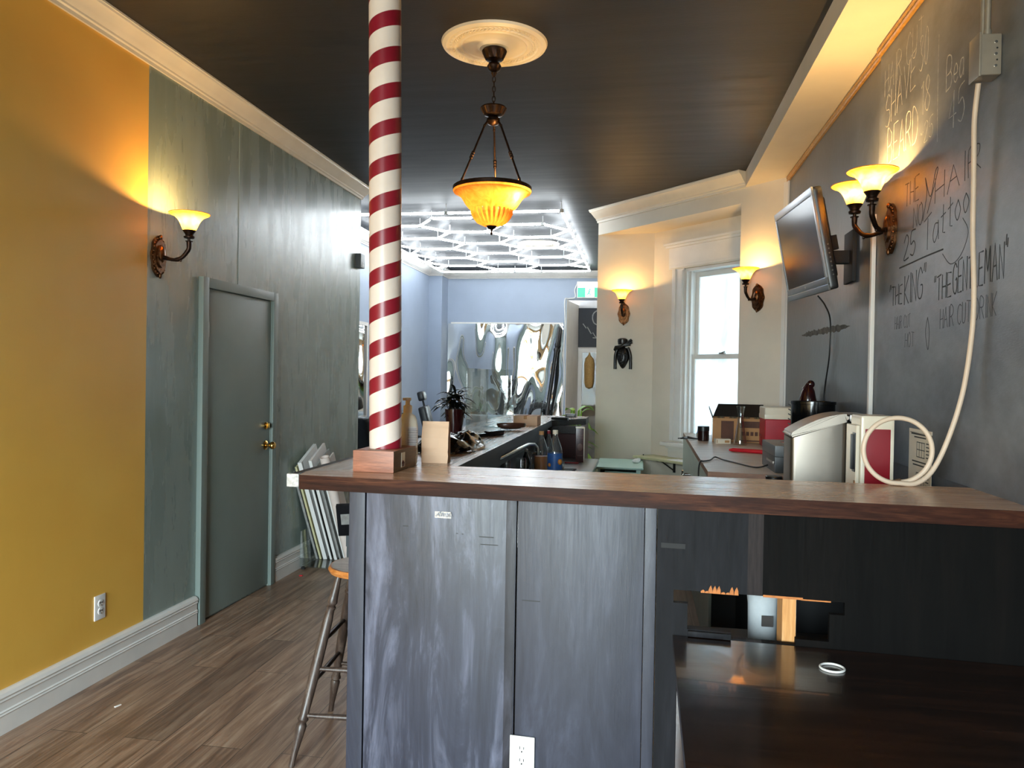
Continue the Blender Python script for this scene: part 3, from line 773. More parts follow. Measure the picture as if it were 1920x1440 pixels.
sconce('wall_sconce', 'lit amber sconce on the cream wall above the carved mask', (-.178, 8.098, 2.20), -.146, ((0, .15),), SCONCE_W*.45)
sconce('double_sconce', 'bronze wall sconce with two brightly lit amber shades on the chalkboard wall', (1.1272, 3.755, 2.24), -PI/2, ((.135, .13), (-.125, .135)))

# pendant bowl lamp and its plaster rose
rose = MB().lathe([(.0, -.034), (.055, -.034), (.07, -.028), (.078, -.03), (.088, -.02), (.095, -.014), (.165, -.012), (.172, -.018), (.18, -.012), (.188, -.012), (.246, -.016), (.254, -.02), (.262, -.016), (.274, -.012), (.28, 0), (0, 0)], 64)
o = thing('ceiling_medallion', 'cream plaster ceiling rose with leaf border above the pendant lamp', 'ceiling medallion', (-.790, 4.0, CZ-.001), group='plaster ceiling roses')
rose.build('disc', 'crown', o)
lf = MB()
for i in range(60):
    a = 2*PI*i/60
    for s_ in (-1, 1):
        lf.xf(Matrix.Identity(4))
        r = .217 + s_*.011
        c = Vector((r*math.cos(a), r*math.sin(a), -.014)); tdir = a+PI/2+s_*.55
        d = Vector((math.cos(tdir), math.sin(tdir), 0))*.014
        lf.tube([c-d*1.2, c, c+d*1.2], [.001, .008, .001], 6)
lf.build('leaf_border', 'crown', o)
rose2 = copy_tree(o); rose2.location = (-1.36, 10.1, CZ-.001); rose2['label'] = 'second plaster ceiling rose behind the hexagon light grid'
pd = thing('pendant_lamp', 'bronze pendant lamp with lit amber glass bowl hanging on a chain', 'pendant lamp', (-.790, 4.0, CZ-.035))
Zp = CZ-.035
def zz(z): return z-Zp
MB().lathe([(.0, 0), (.062, 0), (.066, -.006), (.062, -.012), (.045, -.05), (.03, -.055), (.014, -.06), (.03, -.07), (.038, -.085), (.03, -.105), (.014, -.115), (.018, -.12), (.006, -.14), (0, -.142)], 32, flute=16, fl=(3, 4)).build('canopy', 'bronze', pd)
ch = MB(); z = zz(3.12); i = 0
while z > zz(2.975):
    L_ = .034; pts = []
    for k in range(16):
        a = 2*PI*k/16; u = .0085*math.cos(a); w = L_/2*math.sin(a)
        pts.append((u, 0, z-L_/2+w) if i % 2 == 0 else (0, u, z-L_/2+w))
    ch.tube(pts, .0024, 6, True); z -= .026; i += 1
ch.build('chain', 'bronze', pd)
MB().lathe([(0, zz(2.965)), (.01, zz(2.965)), (.066, zz(2.955)), (.068, zz(2.948)), (.05, zz(2.915)), (.022, zz(2.905)), (.034, zz(2.895)), (.036, zz(2.88)), (.026, zz(2.865)), (.008, zz(2.858)), (0, zz(2.856))], 32, flute=16, fl=(3, 4)).build('hub', 'bronze', pd)
for k in range(3):
    a = math.radians((200, 285, 335)[k] if False else (215, 335, 95)[k]); ca, sa = math.cos(a), math.sin(a)
    q = lambda r, z: (r*ca, r*sa, zz(z))
    r = MB().tube([q(.025, 2.885), q(.045, 2.86), q(.052, 2.85)], .006, 8).tube([q(.05, 2.852), q(.185, 2.525)], .0055, 8)
    for f in (.0, .46, .5, .54, .9): p = Vector(q(.05+.135*f, 2.852-.327*f)); r.ball(p, .0105 if .4 < f < .6 else .008, 10)
    p0, p1 = Vector(q(.05+.135*.46, 2.852-.327*.46)), Vector(q(.05+.135*.54, 2.852-.327*.54)); r.tube([p0, p1], .0085, 8)
    r.build('hanger_rod', 'bronze', pd)
MB().lathe([(.205, zz(2.512)), (.209, zz(2.516)), (.209, zz(2.532)), (.203, zz(2.536)), (.19, zz(2.53)), (.196, zz(2.514))], 48, close=True).build('rim_band', 'bronze', pd)
bw = [(.012, 2.327), (.045, 2.330), (.075, 2.345), (.095, 2.37), (.108, 2.395), (.112, 2.412), (.128, 2.425), (.145, 2.447), (.162, 2.475), (.182, 2.495), (.203, 2.503), (.208, 2.512), (.204, 2.518)]
bo = MB().lathe([(r_, zz(z_)) for r_, z_ in bw], 96, cap=False, flute=24, fl=(2, 4)).build('glass_bowl', 'bowl', pd)
MB().lathe([(.0, zz(2.322)), (.006, zz(2.322)), (.026, zz(2.335)), (.03, zz(2.333)), (.022, zz(2.318)), (.008, zz(2.31)), (.004, zz(2.298)), (.008, zz(2.291)), (.004, zz(2.282)), (0, zz(2.281))], 24).build('finial', 'bronze', pd)
lamp('bulb_light', (.128, -.055, zz(2.480)), PENDANT_W, (1.0, .62, .22), .02, pd)
lamp('bulb_light', (-.03, .04, zz(2.52)), PENDANT_W*.16, (1.0, .62, .22), .02, pd)

# hexagon LED grid
hx = thing('hexagon_light', 'glowing white hexagon LED tube grid on the dark rear ceiling', 'ceiling light', (-2.0, 9.9, CZ-.09))
X0, X1, Y0, Y1 = -1.19, 1.19, -2.2, 2.2
s_h = .43; py = .775; px_ = .70
edges = {}
def E_(a, b):
    k = tuple(sorted(((round(a[0], 2), round(a[1], 2)), (round(b[0], 2), round(b[1], 2)))))
    edges[k] = k
cells = [(0, -1.55+py*i) for i in range(5)] + [(sx*px_, -1.55+py*(i+.5)) for sx in (-1, 1) for i in range(4)]
hw = .225
def hexv(c): 
    x, y = c
    return [(x+hw+.12+.005, y), (x+hw, y+py/2), (x-hw, y+py/2), (x-hw-.125, y), (x-hw, y-py/2), (x+hw, y-py/2)]
def hexv(c):
    x, y = c; o = px_-hw
    return [(x+o, y), (x+hw, y+py/2), (x-hw, y+py/2), (x-o, y), (x-hw, y-py/2), (x+hw, y-py/2)]
for c in cells:
    v = hexv(c)
    for i in range(6): E_(v[i], v[(i+1) % 6])
fr_ = [((X0, Y0), (0, Y0)), ((0, Y0), (X1, Y0)), ((X0, Y1), (0, Y1)), ((0, Y1), (X1, Y1))]
for i in range(3):
    ya, yb = Y0+(Y1-Y0)*i/3, Y0+(Y1-Y0)*(i+1)/3
    fr_ += [((X0, ya), (X0, yb)), ((X1, ya), (X1, yb))]
for sx in (-1, 1):
    o = px_-hw
    for i in range(4): fr_.append(((sx*(px_+o), -1.55+py*(i+.5)), (sx*1.19, -1.55+py*(i+.5))))
    fr_.append(((sx*hw, -1.55-py/2), (sx*hw*1.0, Y0+.02)) if False else ((sx*(px_+hw), -1.55+py*4), (sx*1.19, -1.55+py*4+.25)))
fr_.append(((0-hw, 1.55+py/2), (-hw-.2, Y1))); fr_.append(((hw, 1.55+py/2), (hw+.2, Y1)))
def tube_edge(a, b, r=.0125):
    MB().tube([(a[0], a[1], 0), (b[0], b[1], 0)], r, 8).build('light_tube', 'tube', hx)
nodes = {}
for a, b in list(edges.values()) + [((p[0]), (p[1])) for p in fr_]:
    tube_edge(a, b)
    for p in (a, b): nodes[(round(p[0], 2), round(p[1], 2))] = p
cn = None
for p in nodes.values():
    if cn is None: cn = MB().lathe([(.024, -.014), (.024, .016), (.004, .018), (.004, .0895)], 10).build('connector', 'ledclip', hx, (p[0], p[1], 0))
    else:
        c2 = cn.copy(); COL.objects.link(c2); c2.location = (p[0], p[1], 0)
# ------------------------------------------------------------------ barber pole and things on the bar
bp = thing('barber_pole', 'tall red and white striped barber pole on an oak block on the bar', 'barber pole', (-.945, 2.785, TOP+.0005))
blk = MB().box(-.078, .078, -.125, .125, 0, .078, .002)
blk.bm.faces.ensure_lookup_table()
bmesh.ops.recalc_face_normals(blk.bm, faces=blk.bm.faces)
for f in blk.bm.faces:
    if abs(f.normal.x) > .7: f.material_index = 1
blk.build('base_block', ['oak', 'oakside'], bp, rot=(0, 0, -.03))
pole = MB().tube([(0, 0, 0), (0, 0, CZ-TOP-.08)], .0605, 48)
pole.build('striped_pole', 'stripe', bp, loc=(0, 0, .0782), rot=(0, -.0165, 0), ang=60)
cd_ = MB().box(.0785, .0795, -.045, -.005, .012, .066, .0)
c_ = cd_.build('card_sticker', 'creamplastic', bp, rot=(0, 0, -.03))
MB().box(.0796, .0800, -.040, -.012, .014, .030).tube([(.08, -.036, .026), (.08, -.028, .034), (.08, -.018, .026)], .003, 6).build('printed_mark', 'rust', c_)

sb = thing('sanitizer_bottle', 'tall cloudy pump bottle of hand sanitizer behind the pole', 'bottle', (-.915, 2.962, TOP))
body = MB().lathe([(.0, 0), (.038, 0), (.041, .006), (.041, .155), (.039, .175), (.031, .192), (.018, .202), (.016, .212), (0, .212)], 32)
for v in body.bm.verts: v.co.y *= .72
body.build('body', 'liquid_soap', sb)
MB().lathe([(.0175, .205), (.0175, .232), (.009, .236), (.009, .252), (.014, .254), (.014, .264), (0, .265)], 20).box(-.008, .008, -.045, .0, .254, .265, .003).build('pump', 'pumpcream', sb)
lb = MB()
n = 14
for k in range(n):   # label wraps the front right of the bottle
    a0, a1 = -PI*.48+PI*.52*k/n, -PI*.48+PI*.52*(k+1)/n
    f = lambda a, z: (.0425*math.cos(a), .0425*.73*math.sin(a), z)
    lb._add([f(a0, .02), f(a1, .02), f(a1, .15), f(a0, .15)], [(0, 1, 2, 3)])
lbo = lb.build('label', 'label', sb)
lt = MB()
for r in range(17):
    z = .035+r*.0066; a0 = -PI*.42; a1 = a0+PI*random.uniform(.28, .40)
    pts = [(.0432*math.cos(a0+(a1-a0)*i/8), .0432*.735*math.sin(a0+(a1-a0)*i/8), z) for i in range(9)]
    lt.tube(pts, .0010, 4)
lt.build('fine_print', 'inkgrey', lbo)

pg = thing('paper_bag', 'small folded tan paper bag standing beside the barber pole', 'paper bag', (-.818, 3.045, TOP), .06)
m = MB()
def sheet(mb, grid, mi=0):
    R_, C_ = len(grid), len(grid[0])
    vs = [[mb.bm.verts.new(p) for p in row] for row in grid]
    for i in range(R_-1):
        for j in range(C_-1):
            try: mb.bm.faces.new((vs[i][j], vs[i][j+1], vs[i+1][j+1], vs[i+1][j])).material_index = mi
            except ValueError: pass
    return vs
rows = [(0, .054, .030), (.03, .055, .031), (.045, .054, .029), (.06, .0545, .031), (.10, .055, .026), (.14, .054, .018), (.165, .053, .008), (.167, .0535, .008)]
sec = lambda w, d: [(-w, -d), (-w*.3, -d*1.04), (w*.3, -d*.98), (w, -d), (w*.99, -d*.3), (w*.93, 0), (w*.99, d*.3), (w, d), (0, d), (-w, d), (-w*.93, 0)]
ring = [[m.bm.verts.new((x+random.uniform(-.0012, .0012), y+random.uniform(-.0015, .0015), z)) for x, y in sec(w, d)] for z, w, d in rows]
for a, b_ in zip(ring[:-1], ring[1:]):
    for i in range(len(a)): m.bm.faces.new((a[i], a[(i+1) % len(a)], b_[(i+1) % len(a)], b_[i]))
m.bm.faces.new(ring[0]); m.bm.faces.new(ring[-1])
m.build('body', 'kraft', pg, smooth=False)
MB().box(-.0545, .0545, -.0125, -.0085, .147, .168, .001).build('folded_top', 'kraft', pg)

def crumple(name, label, cat, loc, sx, sy, sz, m, seed, peaks=7, n=26, part=None):
    rnd = random.Random(seed); P = [(rnd.uniform(-.7, .7), rnd.uniform(-.7, .7), rnd.uniform(.4, 1), rnd.uniform(.2, .45)) for _ in range(peaks)]
    rid = [(rnd.uniform(0, PI), rnd.uniform(6, 17), rnd.uniform(0, 6)) for _ in range(6)]
    mb = MB(); g = []
    for i in range(n+1):
        row = []
        for j in range(n+1):
            u, v = -1+2*i/n, -1+2*j/n
            h = max(a*math.exp(-((u-x)**2+(v-y)**2)/(2*w*w)) for x, y, a, w in P)
            e = max(0, 1-max(abs(u), abs(v))**6)
            rg_ = sum(abs(math.sin((u*math.cos(a)+v*math.sin(a))*f+p)) for a, f, p in rid)/6
            k = 1-.12*abs(math.sin(9*u+3*v))*(1 if max(abs(u), abs(v)) > .8 else 0)
            row.append((u*sx*k*math.sqrt(1-v*v/2.4), v*sy*k*math.sqrt(1-u*u/2.4), sz*max(0, (h*.75+.45*rg_*(.3+h))*e)+.001))
        g.append(row)
    sheet(mb, g)
    bot = sheet(mb, [[(p[0]*.98, p[1]*.98, 0) for p in r] for r in g[::n//2]] ) if False else None
    o = mb.build(name, m, None, loc, smooth=True, ang=25)
    md = o.modifiers.new('thick', 'SOLIDIFY'); md.thickness = .001; md.offset = 1
    return tag(o, label, cat)
crumple('plastic_bag', 'crumpled shiny black plastic bag flat on the bar beside the paper bag', 'plastic bag', (-.90, 3.62, TOP), .17, .30, .085, 'poly', 3, 9)
dp = thing('dark_plant', 'black glossy artificial plant in a tapered dark pot on the bar', 'plant', (-1.06, 4.35, TOP))
MB().lathe([(0, 0), (.04, 0), (.055, .12), (.058, .16), (.05, .16), (.046, .13), (0, .13)], 24).build('pot', 'burgundy', dp)
def leaf(mb, base, az, el, L, w, droop=.3, seg=6, mi=0):
    b_ = Vector(base); d = Vector((math.cos(az)*math.cos(el), math.sin(az)*math.cos(el), math.sin(el)))
    side = d.cross(Vector((0,0,1))).normalized() if abs(d.z) < .99 else Vector((1,0,0))
    rows = []
    for i in range(seg+1):
        f = i/seg; c = b_+d*L*f+Vector((0,0,-droop*L*f*f)); ww = w*math.sin(PI*min(1, .08+f*.92))*1.0
        nrm = Vector((0,0,.25*ww))
        rows.append([c-side*ww+nrm, c, c+side*ww+nrm])
    sheet(mb, rows, mi)
m = MB(); rnd = random.Random(5)
for i in range(64): leaf(m, (rnd.uniform(-.03, .03), rnd.uniform(-.03, .03), .13+rnd.uniform(0, .12)), rnd.uniform(0, 2*PI), rnd.uniform(-.1, 1.2), rnd.uniform(.07, .15), rnd.uniform(.009, .018), .5)
o = m.build('leaves', 'leafdark', dp); md = o.modifiers.new('t', 'SOLIDIFY'); md.thickness = .0012
as_ = thing('acrylic_shield', 'clear acrylic screen standing on the long bar', 'screen', (-.95, 4.86, TOP))
m = MB().box(-.085, .085, .33, .336, .0, .40, .001).box(-.085, -.08, -.33, .33, 0, .40, .001)
m.build('panes', 'acrylic', as_)
MB().box(-.10, .10, .31, .356, 0, .008).box(-.1, -.06, -.34, -.30, 0, .008).build('feet', 'acrylic', as_)
def dish(name, label, loc, rot, m, sx=.13, sy=.055):
    d = MB().lathe([(0, 0), (.6, 0), (.92, .012), (1.0, .03), (.97, .036), (.88, .022), (.5, .012), (0, .01)], 32)
    for v in d.bm.verts: v.co.x *= sx; v.co.y *= sy
    return tag(d.build(name, m, None, loc, (0, 0, rot)), label, 'dish')
dish('oval_dish', 'brown oval dish on the long bar before the cardboard box', (-.83, 4.98, TOP+.009), .5, plain('brown_glaze', '#4a2f24', .25, var=.2), .10, .06)
cb = MB()
cb.box(-.13, .13, -.017, .017, .0, .022, .008).box(-.02, .13, -.02, .02, .02, .032, .006)
tag(cb.build('clothes_brush', 'blackgloss', None, (-.87, 4.42, TOP+.0005), (0, 0, 1.1)), 'black brush lying on the bar behind the plastic bag', 'brush')
bx = thing('cardboard_box', 'shallow tan cardboard box near the far end of the bar', 'box', (-.815, 5.60, TOP))
MB().box(-.088, .088, -.10, .10, 0, .068, .002).build('body', 'kraft', bx)
MB().box(-.012, .012, -.101, .101, .0678, .0687).box(-.012, .012, -.1010, -.1, .045, .068).build('tape_strip', 'card', bx)
tag(MB().tube([(-.07, .03, .012), (.07, -.02, .012)], [.011, .014], 12).build('marker_pen', 'black', None, (-.64, 6.25, TOP-.0005+.002)), 'dark cylinder lying beyond the cardboard box on the bar', 'pen')
ad = thing('wifi_router', 'small black box at the far end of the bar with a white cord', 'router', (-.60, 6.80, TOP))
MB().box(-.045, .045, -.03, .03, 0, .03, .004).build('body', 'black', ad)
MB().box(-.03, .03, -.0312, -.03, .008, .016).build('front_strip', 'grey', ad)

# lower counter things
def bottle(name, label, loc, h, r, capm, liquid=None, lab=None, fill=.45, cat='bottle', body='pet'):
    t = thing(name, label, cat, loc, group=None)
    pr = [(0, 0), (r*.9, 0), (r, r*.15), (r, h*.58), (r*.85, h*.68), (r*.45, h*.84), (r*.30, h*.90), (r*.30, h*.95), (0, h*.95)]
    MB().lathe(pr, 32).build('body', body, t)
    MB().lathe([(0, h*.93), (r*.36, h*.93), (r*.36, h), (r*.3, h*1.005), (0, h*1.005)], 20).build('cap', capm, t)
    if liquid: MB().lathe([(0, .003), (r*.88, .003), (r*.96, r*.15), (r*.96, h*fill), (0, h*fill)], 32).build('liquid', liquid, t)
    if lab:
        l = MB().lathe([(r*1.005, h*lab[1]), (r*1.012, h*lab[1]), (r*1.012, h*lab[2]), (r*1.005, h*lab[2])], 32, close=True).build('label', lab[0], t)
        if len(lab) > 3:
            p = MB()
            p.ball((r*.72*1.0, -r*.72, h*(lab[1]+lab[2])/2), (r*.32, r*.32, r*.4), 14)
            p.ball((-r*.62, -r*.8, h*(lab[1]*.7+lab[2]*.3)), (r*.22, r*.22, r*.25), 12)
            p.build('label_picture', lab[3], l)
    return t
bottle('water_bottle', 'big clear plastic bottle with blue label on the lower counter', (-.525, 4.86, .8605), .335, .048, 'creamplastic', None, ('bluelabel', .26, .57, 'orange'))
bottle('drink_bottle', 'clear bottle of amber drink with tan cap beside the blue-label bottle', (-.625, 4.95, .8605), .32, .046, 'card', 'juice', None, .5)
bottle('syrup_bottle', 'narrow bottle with dark red cap between the two drink bottles', (-.618, 5.30, .8605), .30, .034, 'darkred', None, None)
bottle('pump_flask', 'small dark bottle beside the upturned glass under the tap', (-.695, 4.75, .8605), .22, .032, 'steel', None, None, .3, 'bottle', 'blackgloss')
def tumbler(name, label, loc, r, h, flip=True, group='glasses by the bar sink'):
    pr = [(r, 0), (r*1.0, h*.1), (r*.82, h*.9), (r*.72, h), (0, h), (0, h*.9), (r*.66, h*.9), (r*.78, h*.8), (r*.93, .0)]
    if not flip: pr = [(a, h-b_) for a, b_ in pr]
    return tag(MB().lathe(pr, 28, cap=False).build(name, 'glass', None, loc), label, 'glass', group)
tumbler('drinking_glass', 'upturned cut-glass tumbler in front of the blue-label bottle', (-.53, 5.11, .8605), .047, .098)
wg = thing('wine_glass', 'upturned stemmed glass before the amber drink bottle', 'glass', (-.648, 4.66, .8605), group='glasses by the bar sink')
MB().lathe([(.034, 0), (.040, .03), (.036, .08), (.006, .12), (.004, .20), (.034, .213), (.034, .217), (0, .218)], 28, cap=False).build('bowl_and_stem', 'glass', wg)
tumbler('drinking_glass', 'upturned tumbler nearest the sink tap, left of its neighbour', (-.745, 4.30, .8605), .036, .20)
tumbler('drinking_glass', 'upturned tumbler just right of the one nearest the tap', (-.675, 4.42, .8605), .038, .20)
fa = thing('bar_tap', 'long chrome swan-neck tap under the bar edge', 'tap', (-.765, 4.0, .86))
pts = [(0, 0, 0), (0, 0, .20)] + [(.02*i/6+.0, .05*i/6, .20+.03*math.sin(PI/2*i/6)) for i in range(1, 7)] + [(.10, .62, .262), (.125, .70, .258), (.14, .74, .235), (.145, .75, .19)]
MB().tube(pts, .010, 12).build('spout', 'chrome', fa)
MB().lathe([(.03, 0), (.03, .01), (.018, .015), (.018, .05)], 20).tube([(0, 0, .04), (.06, -.01, .055)], .007, 8).build('base', 'chrome', fa)
mn = thing('menu_box', 'upright dark red card box with a pale top at the bar end', 'box', (-.463, 6.12, .8605), .1)
MB().box(-.034, .034, -.028, .028, 0, .275, .002).build('body', 'rust', mn)
MB().box(-.036, .036, -.030, .030, .268, .279, .001).box(.028, .0352, -.0295, -.0275, 0, .27).build('pale_edge', 'creamplastic', mn)
MB().ball((.0, -.028, .12), (.022, .0012, .03), 16).box(-.022, .022, -.0292, -.028, .19, .193).box(-.02, .02, -.0292, -.028, .21, .213).box(-.02, .02, -.0292, -.028, .05, .054).build('print', plain('print_brown', '#6e4536', .4), mn)
tag(MB().tube([(-.05, 0, .006), (.05, .0, .006), (.062, 0, .006)], [.006, .006, .002], 10).build('red_pen', 'redpaint', None, (-.52, 5.98, .8608), (0, 0, -.05)), 'red pen on the steel lower counter', 'pen')

# ------------------------------------------------------------------ things on the back counter
CT = 1.0502
jr = thing('black_jar', 'dark brown jar with black lid at the window end of the counter', 'jar', (.50, 6.22, CT))
MB().lathe([(0, 0), (.040, 0), (.044, .004), (.044, .078), (0, .078)], 28).build('body', plain('jar_brown', '#2a1411', .2, var=.2), jr)
MB().lathe([(0, .079), (.046, .079), (.046, .113), (.043, .116), (0, .116)], 28).build('lid', 'black', jr)
m = MB()
for k in range(3):
    c0 = random.uniform(-.02, .02); m.tube([(-.10+.01*k, .02*k-.03, .008), (-.05, .01*k, .012+.004*k), (0, -.015+.02*k, .01), (.05, .01-.02*k, .008)], .006, 8)
m.box(-.085, -.045, -.02, .012, .002, .022, .006).tube([(-.12, -.02, .006), (-.085, -.005, .01)], .004, 6)
tag(m.build('power_lead', 'black', None, (.43, 6.30, CT), (0, 0, -.2)), 'small black cable heap beside the dark jar', 'cable')
bl = crumple('blue_wrapper', 'small blue crumpled wrapper behind the dark jar', 'wrapper', (.525, 6.62, CT+.035), .05, .05, .055, 'bluecloth', 11, 5, 12)
tag(MB().box(-.045, .045, -.08, .08, 0, .035, .003).build('dark_book', 'burgundy', None, (.525, 6.62, CT)), 'dark flat box under the blue wrapper', 'box')
so = thing('small_carton', 'small flat cream carton beside the glass carafe', 'box', (.625, 6.02, CT), .15)
MB().box(-.055, .055, -.035, .035, 0, .036, .001).build('body', 'creamplastic', so)
MB().box(.01, .045, -.0358, -.035, .008, .026).box(-.05, -.045, -.0358, -.035, .006, .03).build('print', 'card', so)
wb = thing('wine_box', 'printed brown cardboard box with dark open flap, full of glasses', 'cardboard box', (.775, 6.27, CT), -.10)
m = MB().box(-.20, .20, -.13, -.125, 0, .185).box(-.20, .20, .12, .125, 0, .185).box(-.20, -.195, -.125, .12, 0, .185).box(.195, .20, -.125, .12, 0, .185).box(-.2, .2, -.13, .12, 0, .004)
m.build('walls', 'card', wb, smooth=False)
m = MB().box(-.135, -.04, -.1315, -.13, .02, .165).box(0, .19, -.1315, -.13, .115, .165).box(.0, .19, -.1312, -.13, .01, .02)
for i in range(5): m.box(.02+i*.032, .042+i*.032, -.1318, -.13, .055, .085)
m.build('printed_panel', 'card_dark', wb, smooth=False)
m = MB().prism([(-.2, .0), (.2, .0), (.19, .115), (-.16, .115)], -.003, .003, axis='y'); m.xf(Matrix.Translation((0, .12, .185)) @ Matrix.Rotation(-.5, 4, 'X'))
m.build('back_flap', 'black', wb, smooth=False)
m = MB().prism([(-.13, .0), (.12, .0), (.10, .09), (-.10, .08)], -.003, .003, axis='x'); m.xf(Matrix.Translation((-.2, 0, .185)) @ Matrix.Rotation(-.35, 4, 'Y'))
m.build('side_flap', 'black', wb, smooth=False)
m = MB().box(-.2065, -.2035, -.125, -.02, 0, .2); m.build('white_leaflet', 'paper', wb, smooth=False)
gi = None
for i in range(4):
    for j in range(2):
        loc = (.775-.14+.093*i, 6.21+.09*j-.01*i, CT+.006)
        tumbler('drinking_glass', 'upturned clear glass packed inside the printed cardboard box', loc, .033, .19, True, 'glasses packed in the cardboard box')
ca = thing('glass_carafe', 'tall clear hourglass carafe before the cardboard box', 'carafe', (.745, 5.93, CT))
MB().lathe([(0, .0), (.048, 0), (.05, .006), (.044, .04), (.030, .13), (.021, .19), (.021, .22), (.026, .26), (.032, .287), (.030, .288), (.019, .22), (.019, .19), (.028, .13), (.042, .04), (.045, .012), (0, .01)], 36, cap=False).build('body', 'glass', ca)
cl_ = thing('cooler', 'red drinks cooler with a white lid on the back counter', 'cooler', (1.005, 5.88, CT))
m = MB().box(-.112, .112, -.13, .13, 0, .205, .012, 3); m.build('body', 'red', cl_)
m = MB().box(-.115, .115, -.133, .133, .205, .292, .016, 3).box(-.117, .117, -.135, .135, .205, .240, .008); m.build('lid', 'creamplastic', cl_)
MB().tube([(-.118, -.06, .02), (-.120, -.03, .06), (-.120, .0, .085), (-.120, .05, .085)], .003, 8).build('handle', 'darkred', cl_)
tag(MB().tube([(-.115, .05, .012), (-.09, .045, .014), (.07, -.035, .014), (.105, -.05, .012)], [.006, .013, .014, .012], 12).build('plastic_stick', 'redpaint', None, (.715, 5.30, CT), (0, 0, 0)), 'long red plastic stick lying before the receipt printer', 'marker')
pr_ = thing('receipt_printer', 'grey and black receipt printer next to the steel bin', 'printer', (.80, 4.42, CT), .0)
MB().box(-.095, .095, -.225, .20, 0, .085, .006).build('body', 'black', pr_)
MB().box(-.0965, .098, -.227, .205, .085, .145, .008).build('upper_cover', 'grey_mid', pr_)
MB().box(-.03, .09, -.18, .02, .1452, .1475, .001).build('paper_door', 'blackgloss', pr_)
MB().box(-.0995, -.095, -.19, .02, .045, .058, .001).build('paper_slot', 'steel', pr_)
cp = [(.702, 4.40, CT+.02), (.64, 4.40, CT+.005), (.56, 4.60, CT+.005), (.50, 4.75, CT+.006), (.46, 4.83, CT+.012), (.42, 4.70, CT+.006), (.375, 4.62, CT+.006), (.355, 4.60, CT+.004), (.345, 4.58, CT-.05), (.343, 4.52, CT-.2), (.342, 4.5, .6)]
def smooth_path(P, k=6):
    P = [Vector(p) for p in P]; out = []
    for i in range(len(P)-1):
        a, b_, c, d = P[max(0, i-1)], P[i], P[i+1], P[min(len(P)-1, i+2)]
        for j in range(k):
            t = j/k
            out.append(.5*((2*b_)+(c-a)*t+(2*a-5*b_+4*c-d)*t*t+(3*b_-a-3*c+d)*t**3))
    return out+[P[-1]]
tag(MB().tube(smooth_path(cp), .0045, 8).build('printer_cable', 'black'), 'black cable from the receipt printer hanging over the counter edge', 'cable')
lj = thing('lidded_jar', 'squat jar with a wide black lid in front of the counter edge', 'jar', (.655, 3.92, 1.0003))
MB().lathe([(0, 0), (.036, 0), (.038, .005), (.038, .035), (0, .035)], 28).build('body', 'glass', lj)
MB().lathe([(0, .036), (.039, .036), (.039, .066), (.036, .069), (0, .069)], 28).build('lid', 'black', lj)
# steel step bin
bn = thing('steel_bin', 'tall slim brushed steel bin with a curved lid', 'bin', (.795, 3.62, 1.0003), -.06)
m = MB().box(-.135, .095, -.13, .13, .0, .285, .0)
for v in m.bm.verts:
    if v.co.z > .1 and v.co.x > 0: v.co.z = .365
m.bm.edges.ensure_lookup_table()
bmesh.ops.bevel(m.bm, geom=[e for e in m.bm.edges if abs((e.verts[0].co-e.verts[1].co).normalized().z) > .9], offset=.022, segments=4, affect='EDGES', profile=.5)
m.build('body', 'steel', bn, ang=50)
n = 16; lidp = []
for i in range(n+1):
    x = -.14+.24*i/n; f = i/n; lidp.append((x, .305+.093*math.sin(f*PI/2)**.9))
low = [(-.14+.24*i/n, .288+.078*(i/n)) for i in range(n+1)]
m = MB().prism(lidp+low[::-1], -.134, .134, axis='y')
bmesh.ops.bevel(m.bm, geom=[e for e in m.bm.edges if e.calc_length() > .2], offset=.010, segments=3, affect='EDGES')
m.build('lid', 'steel', bn, ang=50)
m = MB().box(.103, .19, -.13, .13, 0, .36, .012, 3).box(.102, .19, -.132, .132, .364, .396, .010); m.build('rear_housing', plain('bin_back_steel', '#8f8b86', .35, .9, var=.05), bn)
ga = thing('gold_lid_jar', 'glass jar with gold screw lid standing before the steel bin', 'jar', (.797, 3.12, 1.0003))
MB().lathe([(0, 0), (.036, 0), (.038, .006), (.038, .05), (.034, .058), (0, .058)], 28).build('body', 'glass', ga)
m = MB().lathe([(0, .060), (.036, .060), (.038, .064), (.0365, .068), (.038, .072), (.0365, .076), (.0375, .082), (.034, .086), (0, .086)], 32); m.build('lid', 'brass', ga)
# red and cream retro appliance
ra = thing('retro_appliance', 'cream and red boxy retro countertop machine by the chalkboard', 'appliance', (.918, 3.285, 1.0003), .0)
MB().box(-.056, .070, -.075, .075, 0, .405, .016, 4).build('body', 'creamplastic', ra)
MB().box(-.040, .054, -.0775, -.072, .012, .352, .004).build('side_panel', 'darkred', ra)
MB().box(-.073, -.058, -.072, .072, .006, .365, .006, 3).build('front_door', 'creamplastic', ra)
MB().box(-.088, -.072, -.065, -.045, .19, .33, .004).box(-.0765, -.0725, -.07, -.03, .18, .335, .003).build('handle', 'black', ra)
for i in range(6): MB().box(-.0742, -.0728, -.068, -.050, .03+i*.021, .041+i*.021).build('badge_mark', 'card', ra)
gt = thing('green_tin', 'short olive green tin behind the coiled hose', 'tin', (1.075, 3.20, 1.0003))
MB().box(-.055, .05, -.06, .06, 0, .115, .02, 4).build('body', 'olive', gt)
MB().lathe([(0, .116), (.03, .116), (.03, .121), (.024, .123), (0, .123)], 24).build('lid', 'olive', gt)
fl = thing('instruction_sheet', 'cream printed sheet with small floor-plan drawings hung on the dark wall', 'sheet', (1.125, 3.345, 1.235))
MB().box(0, .0015, -.128, .128, -.17, .112).build('paper', plain('sheet_cream', '#e6d6c0', .8, var=.04), fl)
m = MB()
